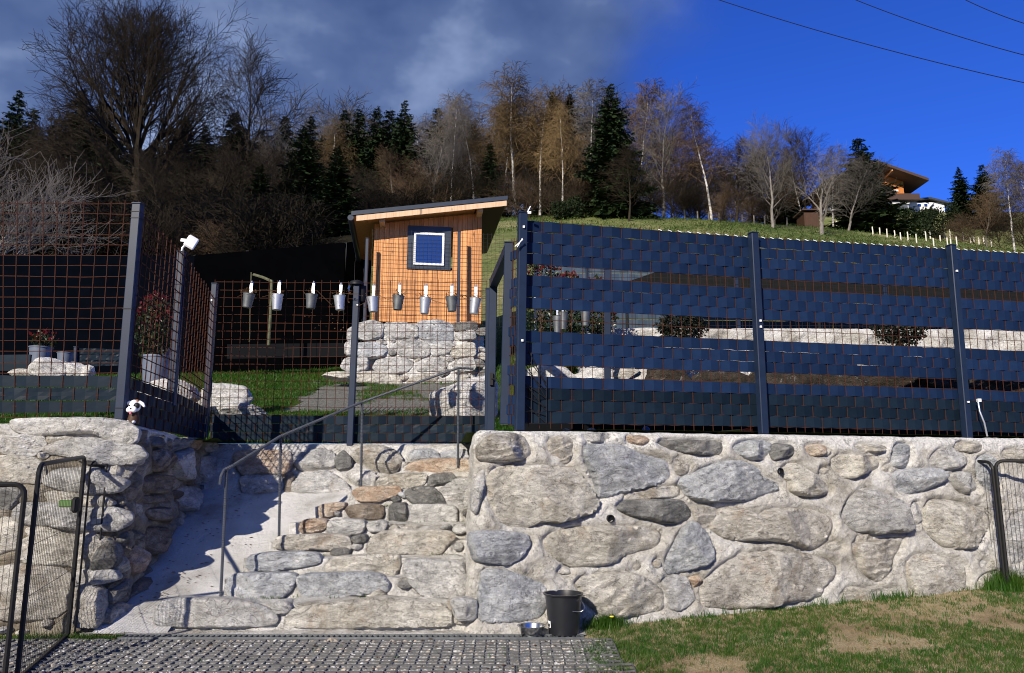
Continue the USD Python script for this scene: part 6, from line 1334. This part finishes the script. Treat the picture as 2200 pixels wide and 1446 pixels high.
for (a, b, l, m_, s_) in [(1385, 1500, 'boulder darkened for shade behind the lowest gap right of the tan one', 'shaded_rock', 57), (1460, 1660, 'brown boulder darkened for shade behind the lowest gap left of the second post', 'shaded_rock', 58), (1620, 1790, 'brown boulder darkened for shade behind the lowest gap right of the second post', 'shaded_rock', 59), (1750, 1880, 'grey boulder darkened for shade behind the lowest gap midway between two posts', 'shaded_rock', 60), (1850, 2090, 'brown boulder darkened for shade behind the lowest gap left of the third post', 'shaded_rock', 62), (2050, 2300, 'brown boulder darkened for shade behind the lowest gap at the right edge', 'shaded_rock', 64)]:
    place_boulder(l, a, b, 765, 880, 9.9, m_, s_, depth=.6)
post(TF, at(1305, 880, 9.0), at(1305, 560, 9.0), .075)
BE = thing('timber_edging', 'long black boards added low behind the screened fence to darken its gap', 'edging')  # boards added to fill the fence gap with dark
for k in range(5):
    a, b = ffp(1215, 900), ffp(2900, 925); a, b = a - WN * 1.6, b - WN * 1.6; p, r_ = a + (b - a) * k / 5, a + (b - a) * (k + .99) / 5; m = MB(); m.bar([p[0], p[1], 1.86], [r_[0], r_[1], 1.86], .04, .62); part(BE, 'board', m.mesh(), '/World/Looks/dark_board')
# odds and ends on the wall top behind the fence
for (u, c, l, r) in ((1232, 'white', 'grey-white pebble lying on the wall top under the fence, left', .05), (1284, 'white', 'white pebble lying on the wall top under the fence, right', .05)):
    p = ffp(u, 924, -.14); o = thing('pebble', l, 'stone', (p[0], p[1], 1.60)); part(o, 'rock', boulder((r * 2, r * 1.6, r * 1.6), u), M[c], smooth=40)
p = ffp(1405, 922, -.16); o = thing('toy_ball', 'small blue ball on the wall top behind the fence', 'ball', (p[0], p[1], 1.63)); part(o, 'ball', blob((0, 0, 0), .035), plain('blue_rubber', (.02, .09, .35)), smooth=True)
p = ffp(1608, 922, -.14); o = thing('hand_rake', 'orange hand rake with yellow handle lying behind the fence', 'rake', (p[0], p[1], 1.62)); m = MB()
for k in range(5): m.bar([.0, 0, .02 + .0 * k], [.12, -.02 + k * .012, .0 + k * .012], .012)
part(o, 'tines', m.mesh(), plain('orange_plastic', (.55, .08, .015))); m = MB(); m.tube([[-.22, 0, 0], [0, 0, .02]], .012, 8); part(o, 'handle', m.mesh(), plain('yellow_plastic', (.5, .38, .05)))
o = thing('water_pipe', 'thin white bent pipe rising at the right fence post', 'pipe'); m = MB(); pts = [ffp(2103, 938, .10), ffp(2093, 910, .12), ffp(2085, 885, .11), ffp(2083, 862, .10)]; m.tube(np.array(pts), .0085, 8); part(o, 'pipe', m.mesh(), M['zinc'], smooth=40)
m = MB(); m.box(pts[-1] + np.array([.01, -.0, .0]), (.035, .03, .03)); part(o, 'tap_head', m.mesh(), M['white_paint'])

# ---------------------------------------------------------------- yard: drain, grid mat, gravel
DR = thing('drain_channel', 'narrow galvanised slotted drain along the foot of the steps', 'drain')
da, db = at(262, 1352, 6.20), at(1255, 1354, 6.20); za = float(yard_z(-1.5, 6.2)) + .012
m = MB()
for dy in (0, .105): m.box(((da[0] + db[0]) / 2, 6.14 + dy, za + .006), (db[0] - da[0], .014, .016))
part(DR, 'rail', m.mesh(), M['zinc_dull']); m = MB(); nb_ = int((db[0] - da[0]) / .042)
for i in range(nb_): m.box((da[0] + (i + .5) * .042, 6.1925, za + .006), (.018, .09, .010))
part(DR, 'grate_bars', m.mesh(), M['zinc_dull'], kind='stuff'); m = MB(); m.box(((da[0] + db[0]) / 2, 6.1925, za - .012), (db[0] - da[0], .10, .004)); part(DR, 'channel_bed', m.mesh(), M['black'])
m = MB(); ys = np.linspace(6.255, 6.46, 5); xs_ = np.linspace(da[0] - .1, db[0] + .02, 90); X, Y = np.meshgrid(xs_, ys); V = np.stack([X, Y, 0 * X + za + .010], -1).reshape(-1, 3); V[:, 2] += (meshkit.fbm(V * 9, 3, 2) - .5) * .02
part(None, 'path_edge', (V, grid_faces(5, 90)), M['mortar_pale'], smooth=True, kind='structure')
M['gravel'] = noise_mat('gravel_bed', [(.19, .187, .178), (.32, .315, .30), (.43, .42, .40)], scale=70, detail=3, rough=1, bump=1.0, bscale=60, bdist=.02, fine=.4, fscale=150, spec=.1)
def sheet(name, x0, x1, y0, y1, n, m_, mat, dz, edge=0.0, kind='structure', zf=yard_z, seed=1):
    ys = np.linspace(y0, y1, m_); V = []
    for y in ys:
        e0, e1 = [(meshkit.noise(np.array([y * 3.1, k, seed])) - .5) * edge for k in (0, 7.3)]
        for x in np.linspace(x0 + e0, x1 + e1, n): V.append((x, y, float(zf(x, y)) + dz))
    V = np.array(V); V[:, 2] += (meshkit.fbm(V * 7, 2, seed) - .5) * .008
    return part(None, name, (V, grid_faces(m_, n)), mat, smooth=True, kind=kind)
sheet('gravel_path', -3.75, .66, 4.0, 6.13, 70, 40, M['gravel'], .011, edge=.16)
GM = thing('grid_mat', 'dark plastic grid mat filled with gravel in front of the steps', 'mat')
M['grid'] = noise_mat('grey_plastic_grid', [(.055, .056, .058), (.11, .11, .112)], scale=14, rough=.7, bump=.3, bscale=80, bdist=.004, fine=.2)
rg = np.random.default_rng(8); tw, th_ = .79, .60; cx_n, cy_n = 10, 9
for ti in range(6):
    for tj in range(4):
        x0, y0 = -3.98 + ti * tw + (.06 if tj % 2 else 0), 6.12 - (tj + 1) * th_; m = MB(); yaw = rg.normal(0, .006)
        if x0 < -3.9 and tj > 1: pass
        for i in range(cx_n + 1):
            xx = x0 + tw * i / cx_n * .988; P = []
            for y in np.linspace(y0, y0 + th_ * .985, 10): P.append((xx + rg.normal(0, .0025) + yaw * (y - y0), y, float(yard_z(xx, y)) + .016 + rg.normal(0, .0015)))
            for a, b in zip(P[:-1], P[1:]): m.bar(a, b, .009 if i in (0, cx_n) else .005, .012)
        for j in range(cy_n + 1):
            yy = y0 + th_ * j / cy_n * .985; P = []
            for x in np.linspace(x0, x0 + tw * .988, 11): P.append((x, yy + rg.normal(0, .004) - yaw * (x - x0), float(yard_z(x, yy)) + .017 + rg.normal(0, .002)))
            for a, b in zip(P[:-1], P[1:]): m.bar(a, b, .009 if j in (0, cy_n) else .007, .013)
        part(GM, 'grid_tile', m.mesh(), M['grid'])
def pebbles(name, n, fx, z, size, label, seed, mats=('peb1', 'peb2', 'peb3')):
    r = np.random.default_rng(seed); pts = fx(r, n); pts = np.array([(x, y, float(z(x, y))) for x, y in pts]); pts[:, 2] += r.uniform(.002, .012, len(pts))
    ps = []
    for k, mt in enumerate(mats):
        s = trimesh.creation.icosphere(1, 1.0); v = np.array(s.vertices) * [1, .8, .6] * (1 + .25 * np.random.default_rng(k + seed).uniform(-1, 1, (len(s.vertices), 1))); ps.append(((v, s.faces), M[mt], 'pebble'))
    scatter(None, name, ps, pts, r.uniform(0, 360, len(pts)), size * r.lognormal(0, .38, len(pts)), label=label, cat='gravel')
M['peb1'] = plain('pale_pebble', (.36, .355, .34), rough=.9, rnd=.3); M['peb2'] = plain('grey_pebble', (.34, .34, .335), rough=.9, rnd=.3); M['peb3'] = plain('brown_pebble', (.36, .31, .25), rough=.9, rnd=.3)
pebbles('gravel', 17000, lambda r, n: np.column_stack([r.uniform(-3.9, .72, n), 6.12 - r.uniform(0, 1, n) ** 1.15 * 1.7]), yard_z, .0085, 'loose grey and pale gravel filling the grid mat cells', 5)
# gravel patch and grid on the upper lawn
def lawn_z(x, y): return hill_z(x, y)
gpx = [(620, 886), (720, 884), (1040, 893), (1020, 840), (930, 815), (800, 806), (700, 815), (640, 835), (650, 860)]
gp_ = [ground_hit(u, v, 8.8, 30) for u, v in gpx]; gp2 = Polygon([(p[0], p[1]) for p in gp_]).buffer(.12)
gx, gy = np.meshgrid(np.arange(-4, 1, .07), np.arange(8.8, 15, .07)); G = np.column_stack([gx.ravel(), gy.ravel()])
inside = shapely.contains_xy(gp2, G[:, 0] + (meshkit.fbm(np.column_stack([G * 1.7, G[:, 0] * 0]), 3, 5) - .5) * 1.2, G[:, 1]).reshape(gx.shape)
V = np.column_stack([G, hill_z(G[:, 0], G[:, 1]) + .012]); nr_, nc_ = gx.shape; F = grid_faces(nr_, nc_); keep = inside.ravel()[F].all(1)
F = F[keep]; uq, inv = np.unique(F, return_inverse=True); V, F = V[uq], inv.reshape(F.shape)
part(None, 'gravel_patch', (V, F), noise_mat('dark_gravel', [(.07, .07, .06), (.14, .14, .125), (.22, .215, .20)], scale=30, detail=5, rough=1, bump=1.0, bscale=50, bdist=.03, fine=.45, fscale=60, spec=.1), smooth=True, kind='structure')
UG = thing('grid_mat', 'gravel-filled grid mat on the slope below the hut base', 'mat')
for k in range(6):
    m = MB()
    for i in range(9):
        for (a, b) in (((i / 9 * .62, 0), (i / 9 * .62, .9)), ((0, i / 9 * .9), (.62, i / 9 * .9))):
            o_ = np.array([-2.15 + (k % 3) * .63, 9.7 + (k // 3) * .92]); P0, P1 = o_ + a, o_ + b; m.bar((*P0, float(hill_z(*P0)) + .024), (*P1, float(hill_z(*P1)) + .024), .016, .03)
    part(UG, 'grid_tile', m.mesh(), M['grid'])

# ---------------------------------------------------------------- grass
def grass_mat(name, green, yellow, sc=1.1):
    return usdkit.material(stage, '/World/Looks/' + name, {'g': ('geometry', {}), 'r': ('rgb_ramp', {'ramp': list(zip(np.linspace(0, 1, len(green)), green))}), 'y': ('rgb_ramp', {'ramp': list(zip(np.linspace(0, 1, len(yellow)), yellow))}),
        'n': ('noise_texture', {'scale': sc, 'detail': 6.0, 'roughness': .65}), 'f': ('map_range', {'from_min': .42, 'from_max': .66, 'to_min': 0., 'to_max': .65, 'clamp': True}), 'x': ('mix', {}), 'p': ('principled_bsdf', {'roughness': .5, 'specular_ior_level': .3}), 't': ('translucent_bsdf', {}), 'm': ('mix_closure', {'fac': .35})},
        [('g.random_per_island', 'r.fac'), ('g.random_per_island', 'y.fac'), ('g.position', 'n.vector'), ('n.fac', 'f.value'), ('f.result', 'x.fac'), ('r.color', 'x.color1'), ('y.color', 'x.color2'), ('x.color', 'p.base_color'), ('x.color', 't.color'), ('p.BSDF', 'm.closure1'), ('t.BSDF', 'm.closure2')], surface='m.closure')
M['grass'] = grass_mat('green_grass', [(.030, .095, .008), (.060, .150, .014), (.10, .20, .028), (.16, .22, .05)], [(.085, .125, .018), (.15, .18, .035), (.22, .21, .07), (.30, .25, .12)], 1.6)
M['grass_dry'] = leaf_mat('dry_grass', [(.26, .20, .10), (.36, .29, .16), (.44, .37, .23)], trans=.3, rough=.7)
def tuft(seed, n, h, w, spread, bend=.5):
    r = np.random.default_rng(seed); V, F = [], []
    for i in range(n):
        a = r.uniform(0, 6.28); d = np.array([math.cos(a), math.sin(a), 0]); sd = np.array([-d[1], d[0], 0]) * w * r.uniform(.6, 1.2); p = np.array([*r.normal(0, spread, 2), 0]); hh = h * r.uniform(.5, 1.25); b = bend * hh * r.uniform(.2, 1.3)
        q = [p - sd, p + sd, p + d * b * .35 + sd * .8 + [0, 0, hh * .6], p + d * b * .35 - sd * .8 + [0, 0, hh * .6], p + d * b + [0, 0, hh * .95]]
        k = len(V); V += q; F += [[k, k + 1, k + 2], [k, k + 2, k + 3], [k + 3, k + 2, k + 4]]
    return np.array(V), np.array(F)
def grass(name, n, fx, z, mat, protos, label, seed, smin=.6, smax=1.3, dens=None):
    r = np.random.default_rng(seed); p = fx(r, n)
    if dens is not None: p = p[r.random(len(p)) < dens(p)]
    zz = z(p[:, 0], p[:, 1]); s = r.uniform(smin, smax, len(p))
    return scatter(None, name, [(t, M[mat], 'tuft') for t in protos], np.column_stack([p, zz - .004]), r.uniform(0, 360, len(p)), s, label=label, cat='grass')
def patch(p, sc, seed, lo, hi): return sstep(meshkit.fbm(np.column_stack([p * sc, p[:, 0] * 0]), 4, seed), lo, hi)
def yard_pts(r, n):
    x = r.uniform(.50, 8.6, n); f = r.random(n) ** .8; y = wall_y(x) + .03 - f * (wall_y(x) - 3.9); return np.column_stack([x, y])
def yd(p): d = wall_y(p[:, 0]) - p[:, 1]; return np.clip(patch(p, 1.5, 14, .425, .54) + .9 * np.exp(-d / .25) + .25 * np.exp(-((d - .75) / .4) ** 2), .03, 1) * sstep(p[:, 0], .46, .68 + .2 * meshkit.noise(np.column_stack([p * 4, p[:, 0] * 0])))
grass('grass', 30000, yard_pts, yard_z, 'grass', [tuft(k, 11, .034, .0019, .020, .9) for k in range(4)], 'short patchy green grass in front of the boulder wall', 3, dens=yd, smin=.5, smax=1.25)
grass('dry_grass', 26000, yard_pts, yard_z, 'grass_dry', [tuft(k + 10, 8, .022, .0017, .024, 1.6) for k in range(4)], 'short straw-coloured dry grass between the green patches', 4, dens=lambda p: .5 * sstep(p[:, 0], .5, .9), smin=.5, smax=1.2)
def foot(r, n): x = np.where(r.random(n) < .33, r.normal(.78, .12, n), r.uniform(.85, 8.4, n)); return np.column_stack([x, wall_y(x) - .02 - np.abs(r.normal(0, .06, n))])
grass('tall_grass', 1500, foot, yard_z, 'grass', [tuft(k + 30, 9, .085, .0022, .02, .6) for k in range(3)], 'taller ragged grass growing along the foot of the boulder wall', 6, dens=lambda p: np.clip(patch(p, 2.6, 8, .45, .65), .10, 1) * np.where(p[:, 0] < 1.1, 1.0, .6))
grass('tall_grass', 260, lambda r, n: np.column_stack([r.normal(4.72, .10, n), wall_y(4.72) - .12 + r.normal(0, .06, n)]), yard_z, 'grass', [tuft(k + 35, 9, .16, .0026, .02, .5) for k in range(3)], 'tall grass clump at the black pen post by the wall', 7)
grass('tall_grass', 300, lambda r, n: np.column_stack([r.uniform(-4.2, -3.0, n), 6.22 - np.abs(r.normal(0, .05, n))]), yard_z, 'grass', [tuft(k + 38, 9, .05, .0022, .02, .7) for k in range(3)], 'weeds at the foot of the left wall by the pen gate', 8)
def lawn_pts(r, n): y = 8.95 + r.random(n) ** 1.3 * 8.2; x = r.uniform(-.62, .03, n) * y; return np.column_stack([x, y])
def ld(p): return np.where(shapely.contains_xy(gp2, p[:, 0], p[:, 1]), .6 * patch(p, 1.3, 4, .46, .58), 1.0) * .95
grass('lawn_grass', 36000, lawn_pts, hill_z, 'grass', [tuft(k + 50, 12, .060, .0042, .035, .7) for k in range(4)], 'dense green lawn behind the middle fence', 9, dens=ld)
grass('lawn_grass', 2500, lambda r, n: np.column_stack([r.uniform(-3.4, -.4, n), r.uniform(8.78, 8.98, n)]), hill_z, 'grass', [tuft(k + 50, 10, .05, .003, .02, .7) for k in range(3)], 'strip of green grass between the low wall and the middle fence', 10, dens=lambda p: np.where(p[:, 0] < -2.5, 1., .12))
def left_pts(r, n): return np.column_stack([r.uniform(-9, -3.5, n), r.uniform(8.6, 15, n)])
grass('lawn_grass', 9000, left_pts, hill_z, 'grass', [tuft(k + 50, 10, .05, .0042, .03, .7) for k in range(3)], 'green lawn among the planters and white boulders on the left', 12)
def mead(r, n):
    u = r.uniform(1040, 2230, n); Y = r.uniform(40, 71, n); return np.column_stack([(u - 1100) / 1650 * Y / .955, Y])
M['meadow'] = leaf_mat('meadow_blades', [(.10, .15, .035), (.18, .21, .06), (.30, .28, .13)], trans=.4, rough=.8)
grass('meadow_grass', 16000, mead, hill_z, 'meadow', [tuft(k + 70, 9, .09, .03, .25, 1.6) for k in range(3)], 'thin yellowish tufts over the sloping meadow', 13, dens=lambda p: .25 + .5 * patch(p, .25, 3, .42, .6))
fx_, fy_ = .80, float(wall_y(.80)) - .14; o = thing('dandelion', 'single yellow dandelion in the grass right of the bucket', 'flower', (fx_, fy_, float(yard_z(fx_, fy_)))); m = MB(); m.tube([[0, 0, 0], [0, 0, .09]], .002, 5); part(o, 'stem', m.mesh(), M['grass']); m = MB(); m.lathe([(.001, .0), (.018, .004), (.016, .010), (.001, .012)], c=(0, -.003, .088), n=14); part(o, 'flower_head', m.mesh(), plain('dandelion_yellow', (.75, .55, .02)))

# ---------------------------------------------------------------- litter, weeds, creeping edges
rl = np.random.default_rng(91)
def leaf_litter(n):
    P, Rr = [], []
    for _ in range(n):
        k = rl.random()
        if k < .35:
            y = rl.uniform(6.35, 8.2); x = -3.2 + abs(rl.normal(0, .25)) + .1 if rl.random() < .6 else rl.uniform(-3.1, -2.4); z = .535 * (y - 6.30) + .02
            if x > np.interp(y, SY, SXL): continue
        elif k < .7: x = rl.uniform(.6, 7); y = wall_y(x) - abs(rl.normal(0, .9)) - .02; z = float(yard_z(x, y)) + .012
        else: x = rl.uniform(-3.9, .6); y = 6.12 - abs(rl.normal(0, .5)); z = float(yard_z(x, y)) + .022
        P.append((x, y, z))
    return P
lp = leaf_litter(420); lv_ = []
for k in range(3):
    r = np.random.default_rng(k); V = np.array([[-.5, 0, .05], [-.1, .26, .1], [.5, .02, .0], [-.05, -.25, .12], [0, 0, .0]]) + r.normal(0, .04, (5, 3)); lv_.append(((V, np.array([[0, 4, 1], [1, 4, 2], [2, 4, 3], [3, 4, 0]])), M['dry'], 'leaf'))
scatter(None, 'fallen_leaves', lv_, lp, rl.uniform(0, 360, len(lp)), rl.uniform(.016, .042, len(lp)), label='dry brown leaves scattered over ramp, mat and grass', cat='leaves')
grass('weeds', 420, lambda r, n: np.column_stack([np.where(r.random(n) < .75, .66 - np.abs(r.normal(0, .13, n)), r.uniform(-3.6, .5, n)), 6.1 - r.uniform(0, 1.7, n)]), yard_z, 'grass', [tuft(k + 80, 9, .04, .002, .018, 1.0) for k in range(3)], 'grass and weeds creeping over the right edge of the grid mat', 15)
grass('moss_tufts', 160, lambda r, n: (lambda k: np.column_stack([np.array(SXL)[k] + r.uniform(0, 1, n) * (-.45 - np.array(SXL)[k]), np.array(SY)[k] + .22 + r.uniform(-.03, .03, n)]))(r.integers(0, 7, n)), lambda x, y: np.interp(y, [q + .24 for q in SY], SZ) - .012, 'grass', [tuft(k + 90, 8, .022, .0022, .02, 1.4) for k in range(2)], 'tiny weeds in the corners of the stone steps', 16)
